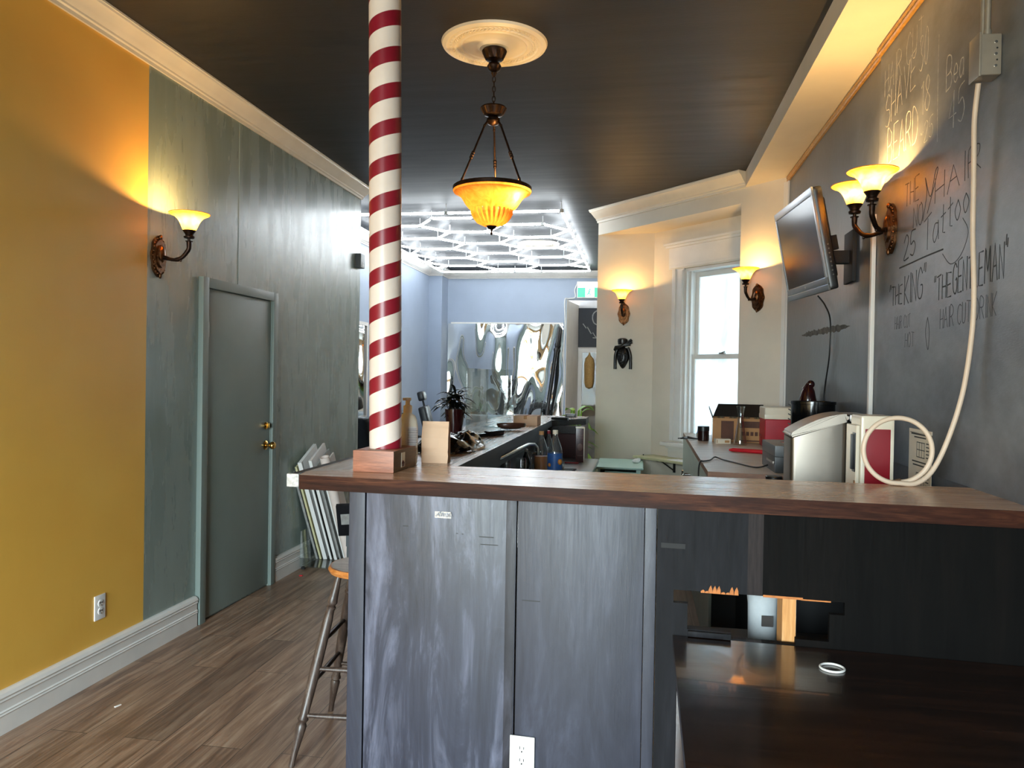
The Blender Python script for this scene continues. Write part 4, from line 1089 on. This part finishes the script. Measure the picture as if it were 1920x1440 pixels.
def bar_(y, z, w, h): m.box(-.0008, 0, y-w/2, y+w/2, z-h/2, z+h/2)
for z, w in ((.092, .2), (.080, .13), (-.02, .17), (-.034, .15)): bar_(0, z, w, .005)
for zc in (.03, -.095):
    for k in range(4): bar_(-.02+.028*k-.03, zc, .002, .06)
    for k in range(3): bar_(-.01, zc-.03+.03*k, .09, .003)
    for k in range(5): bar_(-.085, zc+.03-.014*k, .03, .004)
m.build('print', 'ink', fl)
MB().tube([(-.004, .10, .098), (-.004, -.13, .093)], .0018, 6).ball((-.004, -.132, .093), .005, 8).build('hanging_pin', 'steel', fl)
# stock pot and dark figure behind the bin
pt = thing('black_pot', 'wide black lacquered pot standing behind the steel bin', 'pot', (1.0, 4.72, CT))
MB().lathe([(0, 0), (.115, 0), (.122, .01), (.122, .35), (.127, .352), (.127, .368), (.118, .368), (.114, .35), (.114, .02), (0, .02)], 40).build('body', 'blackgloss', pt)
m = MB()
for i in range(6): m.tube([(-.124+.001*i, .03, .20+.028*i), (-.126, .05, .205+.028*i)], .004, 6)
m.build('side_rivets', 'grey_mid', pt)
fg = thing('dark_figurine', 'dark burgundy glossy bust-shaped figure against the dark wall', 'figurine', (1.075, 5.22, CT))
MB().lathe([(0, 0), (.05, 0), (.052, .02), (.04, .05), (.036, .20), (.048, .30), (.052, .36), (.04, .42), (.026, .455), (.012, .475), (0, .476)], 20).ball((-.02, -.005, .43), (.022, .02, .022), 12).ball((.012, -.01, .465), (.026, .018, .026), 12).tube(smooth_path([(-.05, -.02, .30), (-.052, -.025, .36), (-.03, -.02, .43), (.0, -.015, .47), (.03, -.01, .45)]), .009, 8).build('body', 'burgundy', fg)
# ------------------------------------------------------------------ television
tv = thing('television', 'black flat television with silver frame tilted down on the dark wall', 'television')
ex = Vector((.045, -.79, -.02)).normalized(); up = Vector((-.102, 0, .515)); up = (up-ex*up.dot(ex)).normalized(); nz_ = ex.cross(up)
MTV = Matrix((ex, up, nz_)).transposed().to_4x4(); MTV.translation = (.857, 4.455, 2.264); tv.matrix_world = MTV
m = MB().box(-.396, .396, -.262, .262, -.05, -.004, .02, 4).box(-.30, .30, -.20, .22, -.085, -.045, .02, 3)
m.build('back_case', 'black', tv)
m = MB().box(-.396, .396, .222, .262, -.006, .006, .004).box(-.396, -.374, -.20, .224, -.006, .006, .004).box(.374, .396, -.20, .224, -.006, .006, .004)
m.build('frame', 'tvsilver', tv)
m = MB().box(-.396, .396, -.232, -.198, -.006, .006, .003).box(-.396, .396, -.264, -.236, -.006, .006, .003)
m.build('lower_bezel', 'grey_mid', tv)
m = MB().box(-.392, .392, -.2365, -.2325, 0, .0075).box(-.374, .374, -.2005, -.1965, 0, .0075)
m.build('chrome_line', 'chrome', tv)
MB().box(-.006, .006, -.221, -.209, .005, .0068, .001).build('badge', 'steel', tv)
MB().box(-.376, .376, -.199, .224, -.003, .002).build('screen', 'screen', tv)
m = MB()
for i in range(8): m.tube([(.397, -.19+i*.022, -.03), (.401, -.19+i*.022, -.03)], .004, 8)
m.build('side_buttons', 'grey_mid', tv)
m = MB().box(-.1, .1, -.1, .1, -.10, -.084, .003).box(-.02, .02, -.04, .04, -.2, -.1, .004)
m.build('mount_arm', 'blackmatte', tv)
mp = thing('wall_bracket', 'black steel wall bracket behind the television', 'bracket', (1.125, 4.48, 2.22))
MB().box(-.008, .013, -.09, .09, -.14, .14, .003).box(-.10, -.008, -.03, .03, -.035, .035, .004).build('plate', 'blackmatte', mp)
tag(MB().tube(smooth_path([(.99, 4.60, 2.02), (1.06, 4.74, 1.98), (1.118, 4.86, 1.90), (1.122, 4.88, 1.7), (1.123, 4.98, 1.5), (1.12, 5.0, 1.35), (1.115, 5.02, 1.08)]), .0045, 8).build('television_cable', 'black'), 'thin black cable hanging down the wall from the television', 'cable')

# ------------------------------------------------------------------ chalkboard with writing
cbd = thing('chalkboard', 'large dark chalkboard panel on the right wall with hand-written prices', 'chalkboard', (1.134, 1.5, 1.6))
MB().box(-.006, .0055, -3.0, 2.494, -.42, 1.515).build('board', 'chalkboard', cbd)
FONT = {
 'A': [[(0,0),(.3,1),(.6,0)],[(.12,.4),(.48,.4)]], 'B': [[(0,0),(0,1),(.4,.95),(.5,.78),(.4,.56),(0,.52)],[(.4,.56),(.58,.3),(.45,.04),(0,0)]],
 'C': [[(.55,.85),(.35,1),(.08,.8),(0,.5),(.08,.15),(.35,0),(.55,.15)]], 'D': [[(0,0),(0,1),(.35,.93),(.55,.6),(.5,.25),(.3,.03),(0,0)]],
 'E': [[(.5,1),(0,1),(0,0),(.5,0)],[(0,.52),(.4,.52)]], 'F': [[(.5,1),(0,1),(0,0)],[(0,.52),(.4,.52)]],
 'G': [[(.55,.85),(.3,1),(.06,.8),(0,.45),(.1,.1),(.35,0),(.55,.15),(.55,.45),(.35,.45)]], 'H': [[(0,0),(0,1)],[(.5,0),(.5,1)],[(0,.5),(.5,.5)]],
 'I': [[(.1,0),(.1,1)]], 'K': [[(0,0),(0,1)],[(.5,1),(0,.45),(.5,0)]], 'L': [[(0,1),(0,0),(.45,0)]], 'M': [[(0,0),(.08,1),(.35,.35),(.62,1),(.7,0)]],
 'N': [[(0,0),(0,1),(.5,0),(.5,1)]], 'O': [[(.28,1),(.05,.8),(0,.45),(.1,.1),(.3,0),(.5,.2),(.55,.55),(.48,.88),(.28,1)]],
 'R': [[(0,0),(0,1),(.4,.95),(.5,.75),(.4,.55),(0,.5)],[(.2,.5),(.55,0)]], 'S': [[(.5,.88),(.28,1),(.05,.82),(.12,.6),(.42,.45),(.5,.2),(.3,0),(.02,.12)]],
 'T': [[(0,1),(.55,1)],[(.28,1),(.28,0)]], 'U': [[(0,1),(.02,.2),(.25,0),(.48,.2),(.5,1)]], 'V': [[(0,1),(.28,0),(.55,1)]], 'W': [[(0,1),(.18,0),(.35,.7),(.52,0),(.7,1)]],
 'Y': [[(0,1),(.27,.5),(.55,1)],[(.27,.5),(.27,0)]], 'P': [[(0,0),(0,1),(.42,.94),(.5,.74),(.4,.55),(0,.5)]],
 '1': [[(.05,.8),(.22,1),(.22,0)]], '2': [[(.02,.8),(.25,1),(.48,.78),(.3,.4),(0,0),(.5,0)]], '3': [[(.05,.9),(.3,1),(.48,.8),(.25,.55),(.5,.3),(.3,0),(.02,.12)]],
 '4': [[(.4,0),(.4,1),(0,.35),(.6,.35)]], '5': [[(.5,1),(.08,1),(.05,.55),(.35,.6),(.5,.3),(.3,0),(.02,.1)]],
 '8': [[(.25,.52),(.08,.75),(.25,1),(.42,.76),(.25,.52),(.04,.25),(.25,0),(.48,.25),(.25,.52)]], '0': [[(.25,1),(.03,.6),(.06,.2),(.25,0),(.47,.3),(.44,.8),(.25,1)]],
 '"': [[(.05,1.1),(.0,.85)],[(.2,1.1),(.15,.85)]], '~': [[(0,.5),(.12,.62),(.25,.48),(.4,.6)]], '-': [[(0,.5),(.35,.5)]], "'": [[(.05,1.1),(0,.85)]], ' ': [],
 'a': [[(.35,.5),(.1,.55),(0,.25),(.12,0),(.35,.2),(.36,.55),(.4,0)]], 'e': [[(0,.28),(.35,.3),(.25,.55),(.05,.45),(.02,.15),(.2,0),(.4,.12)]],
 'o': [[(.18,.55),(0,.3),(.15,0),(.35,.22),(.18,.55)]], 't': [[(.15,.9),(.15,.05),(.3,0)],[(0,.6),(.32,.6)]],
}
def chalk(name, text, y0, z0, y1, z1, h, m='chalk', r=.0026, wob=.012, x=-.0062, par=None, seed=1):
    """write text from (y0,z0) to (y1,z1); reading direction is towards -y"""
    rnd = random.Random(seed); adv = 0; W = []
    for c in text:
        g = FONT.get(c, []); w = max([p[0] for s_ in g for p in s_] or [.3]); W.append((adv, g)); adv += w+.16
    adv -= .16; L = math.hypot(y1-y0, z1-z0); k = L/adv; d = ((y1-y0)/L, (z1-z0)/L)
    mb = MB()
    for off, g in W:
        for st_ in g:
            pts = []
            for (u, v) in st_:
                a = (off+u)*k; hh = v*h*(1+rnd.uniform(-.06, .06))
                pts.append((x, y0+d[0]*a+rnd.uniform(-wob, wob)*h, z0+d[1]*a+hh+rnd.uniform(-wob, wob)*h))
            if len(pts) > 4: pts = smooth_path(pts, 4)
            mb.tube(pts, r, 5)
    for v in mb.bm.verts: v.co.x = x+(v.co.x-x)*.25
    return mb.build(name, m, par or cbd)
oy, oz = -1.5, -1.6      # board-local offset of world y, z
def ck(text, y0, z0, y1, z1, h, m='chalk', r=.0026, seed=1): return chalk('chalk_writing', text, y0+oy, z0+oz, y1+oy, z1+oz, h, m, r, seed=seed)
ck('HAIR CUT', 3.92, 2.90, 3.42, 2.93, .13, r=.0018, seed=2)
ck('SHAVE', 3.90, 2.735, 3.50, 2.80, .15, seed=3)
ck('30', 3.46, 2.83, 3.36, 2.84, .15, seed=4)
ck('BEARD', 3.86, 2.56, 3.46, 2.55, .155, r=.0032, seed=5)
ck('18', 3.43, 2.64, 3.33, 2.645, .14, seed=6)
ck('~25', 3.43, 2.52, 3.29, 2.52, .085, r=.0018, seed=7)
ck('Bea', 3.16, 2.645, 3.00, 2.65, .12, seed=8)
ck('45', 3.13, 2.485, 2.99, 2.49, .13, seed=9)
ck('THE', 3.60, 2.30, 3.43, 2.30, .10, 'chalk_dark', seed=10)
ck('HAIR', 3.25, 2.24, 2.84, 2.27, .10, 'chalk_dark', r=.0022, seed=11)
ck('NO', 3.49, 2.19, 3.38, 2.19, .09, 'chalk_dark', seed=12)
ck('Tattoo', 3.36, 2.065, 2.93, 2.15, .13, 'chalk_dark', r=.0024, seed=13)
ck('25', 3.60, 2.07, 3.46, 2.08, .10, 'chalk_dark', r=.0034, seed=14)
ck('"THE', 3.78, 1.885, 3.61, 1.885, .085, 'chalk_dark', r=.003, seed=15)
ck('KING"', 3.58, 1.875, 3.33, 1.885, .125, 'chalk_dark', r=.0034, seed=16)
ck('"THE', 3.235, 1.855, 3.07, 1.86, .09, 'chalk_dark', r=.0032, seed=17)
ck('GENTLEMAN"', 3.055, 1.865, 2.63, 1.875, .115, 'chalk_dark', r=.0034, seed=18)
ck('HAIR CUT DRINK', 3.17, 1.745, 2.70, 1.76, .075, 'chalk_dark', r=.0018, seed=19)
ck('HAIR CUT', 3.70, 1.775, 3.50, 1.775, .055, 'chalk_dark', r=.0015, seed=20)
ck('HOT', 3.56, 1.69, 3.45, 1.69, .06, 'chalk_dark', r=.0015, seed=21)
def stroke(pts, m='chalk', r=.0022):
    mb = MB().tube(smooth_path([(-.0062, y+oy, z+oz) for y, z in pts], 5), r, 5)
    for v in mb.bm.verts: v.co.x = -.0062+(v.co.x+.0062)*.25
    return mb.build('chalk_drawing', m, cbd)
stroke([(3.245, 2.90), (3.247, 2.7), (3.24, 2.48)], r=.0016)
stroke([(3.655, 2.045), (3.5, 2.046), (3.35, 2.048), (3.155, 2.047)], 'chalk_dark', .0036)
stroke([(3.38, 2.20), (3.34, 2.30), (3.36, 2.37), (3.30, 2.28), (3.25, 2.37), (3.23, 2.36), (3.33, 2.22)], 'chalk_dark', .0026)
stroke([(3.30, 1.80), (3.28, 1.74), (3.29, 1.67), (3.32, 1.74), (3.30, 1.80)], 'chalk_dark', .0022)
stroke([(3.16, 2.03), (3.08, 1.98), (2.99, 2.0), (2.93, 2.07), (2.98, 2.13)], 'chalk_dark', .002)
# electrical box and the pipes above it
jb = thing('junction_box', 'grey metal switch box with conduit pipes above the chalk writing', 'junction box', (1.127, 2.735, 2.60))
MB().box(-.062, 0, -.035, .035, -.066, .066, .005, 3).build('box', 'boxgrey', jb)
MB().box(-.069, -.0615, -.040, .040, -.071, .071, .003, 2).build('cover', 'boxgrey', jb)
for z in (-.038, 0, .038): MB().tube([(-.018, -.035, z), (-.018, -.038, z)], .0045, 10).build('screw', 'chrome', jb)
for z in (-.019, .019): MB().tube([(-.014, -.0345, z), (-.014, -.0356, z)], .003, 10).build('hole', 'slot', jb)
for y in (-.012, .022): MB().tube([(-.035, y, .064), (-.033, y*1.3, .62)], .0085, 12).tube([(-.035, y, .064), (-.035, y, .085)], .012, 12).build('conduit', 'boxgrey', jb)
hp = [(1.085, 2.765, 2.53), (1.085, 2.79, 2.42), (1.09, 2.80, 2.30), (1.095, 2.81, 2.18), (1.10, 2.82, 2.04), (1.10, 2.80, 1.83), (1.10, 2.815, 1.68), (1.09, 2.85, 1.50), (1.05, 2.86, 1.34), (1.0, 2.85, 1.235), (.945, 2.835, 1.192)]
ang0 = -1.15; cxh, czh, rh = .885, 1.302, .113
for i in range(1, 20):
    a = ang0 - i*(2*PI/18.0)
    hp.append((cxh+rh*math.cos(a), 2.832+.0012*i, czh+rh*math.sin(a)))
for i, p in enumerate(hp):
    if i > 9: hp[i] = (p[0], p[1], max(p[2], 1.190))
hs = thing('coiled_hose', 'beige cord dropping from the switch box into a standing loop on the bar', 'cord', (1.1, 2.9, 1.18))
m = MB().tube(smooth_path(hp, 6), .0085, 10).xf(Matrix.Translation((-1.1, -2.9, -1.18)))
m.build('cord', 'hose', hs)
e0 = Vector(hp[-1])-Vector((1.1, 2.9, 1.18)); e1 = Vector(hp[-2])-Vector((1.1, 2.9, 1.18))
MB().tube([e0+(e0-e1)*.6, e0-(e0-e1)*.2], .012, 10).build('connector', 'steel', hs)
tag(MB().box(1.108, 1.1275, 4.005, 4.035, 1.0, 2.36, .003).build('cable_duct', 'white'), 'narrow white vertical cable duct on the dark wall behind the double sconce', 'cable duct')

# ------------------------------------------------------------------ carved mask
mk = thing('carved_mask', 'black carved wooden face mask with a hat and braids on the cream wall', 'mask', (-.178, 8.094, 1.78), -.146)
m = MB().ball((0, -.02, -.035), (.062, .045, .115), 24, rings=16)
for v in m.bm.verts:
    if v.co.z < -.05: v.co.x *= 1-.9*min(.5, (-.05-v.co.z)*4)
m.ball((0, -.066, -.03), (.011, .014, .03), 12).ball((0, -.062, -.082), (.022, .009, .008), 12).ball((0, -.06, -.098), (.018, .008, .007), 12)
for s_ in (-1, 1): m.ball((s_*.026, -.058, -.005), (.016, .008, .008), 12).ball((s_*.026, -.055, .016), (.022, .008, .006), 12)
m.build('face', 'carved', mk)
m = MB().lathe([(0, .10), (.046, .10), (.052, .13), (.05, .155), (.03, .166), (0, .168)], 24, c=(-.004, -.03, 0)); m.build('hat_crown', 'carved', mk)
m = MB()
for k, (a, b_, w) in enumerate((((-.09, -.03, .045), (.09, -.035, .15), .02), ((-.085, -.04, .06), (.095, -.04, .125), .018), ((-.08, -.045, .075), (.08, -.045, .10), .016))):
    m.tube(smooth_path([a, (0, -.055, .085), b_]), w*.75, 10)
m.build('hat_brim', 'carved', mk)
for s_ in (-1, 1):
    m = MB().tube(smooth_path([(s_*.05, -.03, .07), (s_*.075, -.03, .0), (s_*.08, -.025, -.08), (s_*.08, -.022, -.155)]), [.016]*19, 10)
    m.build('braid', 'carved', mk)
# alarm sensor on the end of the green wall
sn = thing('wall_sensor', 'small grey alarm sensor box at the far edge of the green wall', 'sensor', (-2.63, 6.86, 2.585))
MB().box(0, .055, -.055, .055, -.065, .065, .008, 3).build('body', 'grey_mid', sn)
MB().box(.05, .0565, -.02, .02, -.05, -.005, .002).build('window', 'grey', sn)

# ------------------------------------------------------------------ bar stool
stl = thing('bar_stool', 'wooden bar stool with turned dark legs tucked under the bar end', 'stool', (-1.10, 3.05, 0))
MB().lathe([(0, .712), (.13, .712), (.158, .720), (.165, .733), (.158, .745), (.12, .7455), (0, .7455)], 40).build('seat', ['stoolseat'], stl)
tag(MB().lathe([(0, .7457), (.150, .7457), (.152, .7465), (0, .7470)], 40).build('worn_seat_face', 'stooltop', stl), 'greyed worn face of the seat')
tops = [(-.095, -.085), (-.10, .09), (.085, -.08), (.085, .085)]; feet = [(-.215, -.25), (-.262, .25), (.215, -.215), (.22, .235)]
def along(a, b_, f): return tuple(a[i]+(b_[i]-a[i])*f for i in range(3))
legs = []
for (tx, ty), (fx, fy) in zip(tops, feet):
    a, b_ = (tx, ty, .717), (fx, fy, 0)
    fs_ = [(0, .011), (.06, .015), (.12, .018), (.15, .021), (.165, .015), (.175, .021), (.19, .016), (.25, .020), (.5, .0215), (.74, .017), (.76, .022), (.775, .015), (.79, .021), (.82, .019), (.93, .0125), (1, .0115)]
    MB().tube([along(a, b_, f) for f, _ in fs_], [r for _, r in fs_], 14).build('leg', 'stool', stl); legs.append((a, b_))
for (i, j, f) in ((0, 2, .50), (1, 3, .42), (0, 1, .36), (2, 3, .36), (0, 2, .74), (1, 3, .66), (0, 1, .58), (2, 3, .58)):
    p, q = Vector(along(*legs[i], f)), Vector(along(*legs[j], f))
    MB().tube([p, p.lerp(q, .5), q], [.008, .0115, .008], 10).build('stretcher', 'stool', stl)

# ------------------------------------------------------------------ magazine rack with boards and frames
rk_ = thing('magazine_rack', 'clear acrylic rack with grey front beside the green wall past the door', 'rack', (-2.32, 5.78, 0))
m = MB().box(-.27, .10, -.16, .34, 0.02, .028).box(-.27, .10, .332, .34, .028, .34).box(-.27, -.264, -.16, .33, .028, .30)
m.build('tray', 'acrylic', rk_)
for x, y in ((-.25, -.14), (.08, -.14), (-.25, .32), (.08, .32)): MB().box(x-.012, x+.012, y-.012, y+.012, 0, .02).build('foot', 'black', rk_)
m = MB().box(.105, .34, -.16, .02, .20, .42, .004); m.build('front_pocket', clear('smoked_acrylic', '#7d8286', .12, .1, .55), rk_)
MB().box(.108, .335, -.15, -.10, 0, .2, .003).build('stand', 'grey_mid', rk_)
tl = .38
specs = [(-.235, .80, 'paper_grey', 'tan edged board leaning leftmost against the green wall', .012, .30),
         (-.205, .84, 'shelfcream', 'second board from the left in the rack, yellowed', .010, .30),
         (-.165, .88, 'plate', 'thick white framed canvas leaning in the rack, left of the dark print', .026, .32),
         (-.115, .80, 'ink', 'dark print between the white frames in the rack', .010, .28),
         (-.075, .90, 'label', 'tall pale board right of the dark print in the rack', .018, .30),
         (-.035, .86, 'paper_grey', 'grey mottled poster board in the middle of the rack', .010, .28),
         (.005, .84, 'paper', 'narrow white board just left of the rolled paper', .012, .26)]
for dx, h, mm, lab, th, dep in specs:
    o = thing('leaning_board', lab, 'board', (-2.32+dx, 5.87, .032), rot=(tl, -.10, 0), group='boards leaning in the rack')
    MB().box(-th/2, th/2, 0, dep, 0, h, .001).build('panel', mm, o)
    MB().box(-th/2-.003, th/2+.003, -.006, .006, 0, h, .001).build('edge', 'plate' if mm in ('paper', 'label', 'ink') else mm, o)
    o.location.z = .032+.0
ro = thing('rolled_paper', 'pale rolled paper tube at the right of the leaning boards', 'paper roll', (-2.245, 5.80, .035), rot=(.33, -.12, 0))
MB().lathe([(.034, 0), (.036, 0), (.036, .92), (.030, .92), (.030, .0)], 24, close=True).build('tube', plain('roll_pink', '#e2d2c8', .7, var=.05), ro)
bk_ = thing('shadow_box', 'dark wood grain box frame with a small picture in the rack', 'frame', (-2.19, 5.60, .30), rot=(.36, -.05, .25))
MB().box(-.07, .07, -.02, .02, 0, .26, .003).build('frame', 'board3', bk_)
MB().box(-.04, .05, -.022, -.02, .10, .19).build('picture', 'paper_grey', bk_)
tag(MB().box(-.012, .014, -.01, .008, 0, .006, .002).build('floor_scrap', 'redpaint', None, (-2.50, 5.45, .0)), 'tiny red scrap on the floor by the green wall', 'scrap')
tag(MB().box(-.004, .004, -.016, .016, 0, .004, .001).build('floor_scrap', 'paper', None, (-2.326, 3.152, .0), (0, 0, -.3)), 'tiny white scrap on the floor below the yellow wall', 'scrap')

# ------------------------------------------------------------------ rear room
def barber_chair(name, label, loc, rz, lean=.25):
    t = thing(name, label, 'barber chair', loc, rz, 'black barber chairs')
    MB().lathe([(0, 0), (.30, 0), (.30, .02), (.22, .04), (.08, .06), (.07, .08), (0, .08)], 32).build('base', 'chrome', t)
    MB().tube([(0, 0, .07), (0, 0, .42)], .05, 20).build('column', 'chrome', t)
    MB().box(-.26, .26, -.26, .26, .42, .56, .04, 4).build('seat', 'leather', t)
    Mx = Matrix.Translation((0, .22, .52)) @ Matrix.Rotation(-lean, 4, 'X')
    MB().box(-.25, -.005, 0, .12, 0, .58, .05, 4).box(.005, .25, 0, .12, 0, .58, .05, 4).box(-.06, .06, .03, .10, .1, .5, .02).xf(Mx).build('backrest', 'leather', t)
    MB().box(-.14, .14, .0, .10, .66, .80, .045, 4).tube([(-.05, .05, .55), (-.05, .05, .70)], .008, 8).tube([(.05, .05, .55), (.05, .05, .70)], .008, 8).xf(Mx).build('headrest', 'leather', t)
    for s_ in (-1, 1):
        MB().box(s_*.31-.045, s_*.31+.045, -.28, .24, .68, .76, .03, 4).box(s_*.31-.02, s_*.31+.02, -.2, .2, .42, .69, .01).build('armrest', 'leather_grey' if s_ > 0 else 'leather', t)
    Mf = Matrix.Translation((0, -.27, .46)) @ Matrix.Rotation(-.5, 4, 'X')
    MB().box(-.2, .2, -.05, .02, -.38, 0, .02, 3).box(-.2, .2, -.22, .0, -.40, -.36, .01).xf(Mf).build('footrest', 'leather_grey', t)
    return t
ch = barber_chair('barber_chair', 'black barber chair nearest, partly behind the striped pole', (-2.84, 8.25, .02), PI*.84)
ch.location.z = 0.0
c2 = copy_tree(ch); c2.location = (-2.95, 9.75, 0); c2.rotation_euler.z = PI*.86; c2['label'] = 'black barber chair behind the sanitizer bottle'
c3 = copy_tree(ch); c3.location = (-2.72, 11.0, 0); c3.rotation_euler.z = PI*.55; c3['label'] = 'black barber chair farthest back, before the blue pilaster'
so_ = thing('waiting_sofa', 'low grey vinyl sofa against the blue rear wall', 'sofa', (-2.55, 12.2, 0))
MB().box(-.55, .55, -.40, .40, .0, .45, .05, 4).build('seat', 'leather_grey', so_)
MB().box(-.55, .55, .22, .42, .40, .88, .06, 4).build('backrest', 'leather_grey', so_)
for s_ in (-1, 1): MB().box(s_*.62-.09, s_*.62+.09, -.40, .42, .0, .62, .05, 4).build('armrest', 'leather', so_)
# mirrors
mr = thing('wall_mirror', 'wide wavy plastic mirror covering the blue rear wall', 'mirror', (-2.265, 12.797, .75))
MB().box(-.992, .985, -.008, 0, 0, 1.66).build('sheet', 'mirror', mr)
MB().box(-.94, .985, -.02, 0, 1.66, 1.685, .003).build('top_trim', 'white', mr)
m2 = thing('wall_mirror', 'tall mirror in a white frame on the blue left wall of the rear room', 'mirror', (-3.497, 9.05, .95))
MB().box(.0, .012, -.38, .38, .04, 1.20).build('glass', 'mirror2', m2)
frame(MB(), -.42, .42, 0, .03, 0, 1.24, .045).xf(Matrix.Rotation(PI/2, 4, 'Z') @ Matrix.Translation((0, -.03, 0))).build('frame', 'white', m2)
stf = thing('turned_post', 'tall dark turned wooden post leaning in front of the wavy mirror', 'post', (-1.62, 12.55, 0), rot=(-.083, .118, 0))
fs_ = [(0, .05), (.08, .05), (.10, .03), (.5, .035), (.80, .05), (.83, .07), (.87, .035), (1.5, .04), (1.95, .034), (2.0, .05), (2.04, .03), (2.08, .045), (2.12, .034), (2.36, .032), (2.38, .025)]
MB().tube([(0, 0, z) for z, r in fs_], [r*.9 for z, r in fs_], 16).build('shaft', 'carved', stf)
tag(MB().tube([(0, 0, 0), (0, 0, .84)], [.05, .035], 14).build('short_post', 'carved', None, (-1.72, 12.72, 0)), 'short black post beside the leaning turned post', 'post')
# exit sign, doorway cord, chalk sign, far plant
ex_ = thing('exit_sign', 'green and white running-man exit sign over the rear doorway', 'exit sign', (-.90, 12.76, 2.84))
MB().box(-.16, .26, -.03, .035, 0, .275, .006).build('case', 'plate', ex_)
MB().box(-.145, .245, -.033, -.03, .015, .17).build('green_panel', 'exitgreen', ex_)
MB().box(-.145, .245, -.033, -.03, .175, .26).build('white_panel', 'exitwhite', ex_)
m = MB().box(-.02, .13, -.035, -.033, .02, .165)
m.build('doorway_symbol', 'exitwhite', ex_)
m = MB().ball((.055, -.036, .14), (.013, .002, .013), 12).tube([(.05, -.036, .125), (.04, -.036, .085), (.065, -.036, .06), (.055, -.036, .03)], [.011, .011, .008, .006], 6).tube([(.04, -.036, .085), (.02, -.036, .06), (-.005, -.036, .058)], [.01, .008, .006], 6).tube([(.05, -.036, .122), (.075, -.036, .105), (.09, -.036, .12)], .005, 6).tube([(.05, -.036, .122), (.022, -.036, .115), (.015, -.036, .095)], .005, 6)
for v in m.bm.verts: v.co.y = -.036+(v.co.y+.036)*.15
m.build('running_figure', 'exitgreen', ex_)
tag(MB().tube(smooth_path([(-1.06, 12.78, 3.08), (-1.10, 12.785, 2.98), (-1.09, 12.785, 2.86), (-1.2, 12.785, 2.835), (-1.262, 12.785, 2.80), (-1.25, 12.785, 2.4), (-1.265, 12.785, 2.0), (-1.25, 12.785, 1.5), (-1.27, 12.785, 1.0), (-1.26, 12.785, .3)]), .010, 8).build('sign_cord', 'plate'), 'white cord running down from the exit sign beside the doorway', 'cord')
cs = thing('chalk_sign', 'dark chalk sign with a white G and arrow above the far door', 'sign', (-.82, 13.83, 2.07))
MB().box(-.29, .30, -.012, .012, 0, .70).build('board', plain('sign_black', '#1d2128', .6), cs)
def sgn(paths, r):
    mb = MB()
    for P_ in paths: mb.tube([(x, -.0135, z) for x, z in P_], r, 6)
    return mb
g = [(.11+.34*u, .40+.26*v) for u, v in FONT['G'][0]]
gs = smooth_path([(x, 0, z) for x, z in g], 4)
sgn([[(p.x-.15, p.z) for p in gs]], .010).build('letter', 'chalk', cs)
sgn([[(-.21, .42), (-.15, .34), (-.13, .36), (-.06, .24), (-.03, .26), (.03, .17)], [(-.03, .17), (.04, .165), (.05, .23)]], .008).build('arrow', 'chalk', cs)
tg = tag(MB().lathe([(0, 0), (.06, .03), (.085, .12), (.09, .45), (.07, .55), (.02, .60), (.005, .66), (0, .66)], 20).build('hanging_basket', 'tan', None, (-.90, 13.76, 1.32)), 'tan oval woven ornament hanging on the far glazed door', 'ornament')
fp = thing('potted_plant', 'bright green leafy plant in a pot at the far end of the bar', 'plant', (-.625, 7.70, 0))
MB().lathe([(0, 0), (.11, 0), (.15, .30), (.155, .32), (.14, .32), (.13, .28), (0, .28)], 28).build('pot', 'grey_mid', fp)
m = MB()
for i in range(6):
    a = i*1.05; m.tube([(0, 0, .28), (.03*math.cos(a), .03*math.sin(a), .8), (.05*math.cos(a), .05*math.sin(a), 1.2)], .008, 8)
m.build('stems', 'leaf', fp)
m = MB(); rnd = random.Random(9)
for i in range(46):
    zb = rnd.uniform(.35, 1.2); a = rnd.uniform(0, 2*PI)
    leaf(m, (.03*math.cos(a), .03*math.sin(a), zb), a, rnd.uniform(.1, .9), rnd.uniform(.14, .26), rnd.uniform(.03, .05), .6)
o = m.build('leaves', 'leaf', fp); md = o.modifiers.new('t', 'SOLIDIFY'); md.thickness = .001
# ------------------------------------------------------------------ daylight
W = bpy.data.worlds.new('sky'); SC.world = W; W.use_nodes = True
nt = W.node_tree; bg = nt.nodes['Background']
tc = nt.nodes.new('ShaderNodeTexCoord'); sx = nt.nodes.new('ShaderNodeSeparateXYZ'); nt.links.new(tc.outputs['Generated'], sx.inputs[0])
rp = nt.nodes.new('ShaderNodeValToRGB'); e = rp.color_ramp.elements
e[0].position = .45; e[0].color = (.25, .25, .24, 1); e[1].position = .62; e[1].color = (.86, .93, 1, 1)
mm = nt.nodes.new('ShaderNodeMath'); mm.operation = 'MULTIPLY_ADD'; mm.inputs[1].default_value = .5; mm.inputs[2].default_value = .5
nt.links.new(sx.outputs['Z'], mm.inputs[0]); nt.links.new(mm.outputs[0], rp.inputs[0]); nt.links.new(rp.outputs[0], bg.inputs[0])
bg.inputs[1].default_value = SKY
def portal(name, loc, direction, w, h):
    l = bpy.data.lights.new(name, 'AREA'); l.shape = 'RECTANGLE'; l.size = w; l.size_y = h; l.cycles.is_portal = True
    o = bpy.data.objects.new(name, l); COL.objects.link(o); o.location = loc
    o.rotation_euler = Vector(direction).to_track_quat('-Z', 'Z').to_euler(); return o
portal('sky_portal_storefront', (-1.3, -3.11, 1.55), (0, 1, 0), 2.3, 2.4)
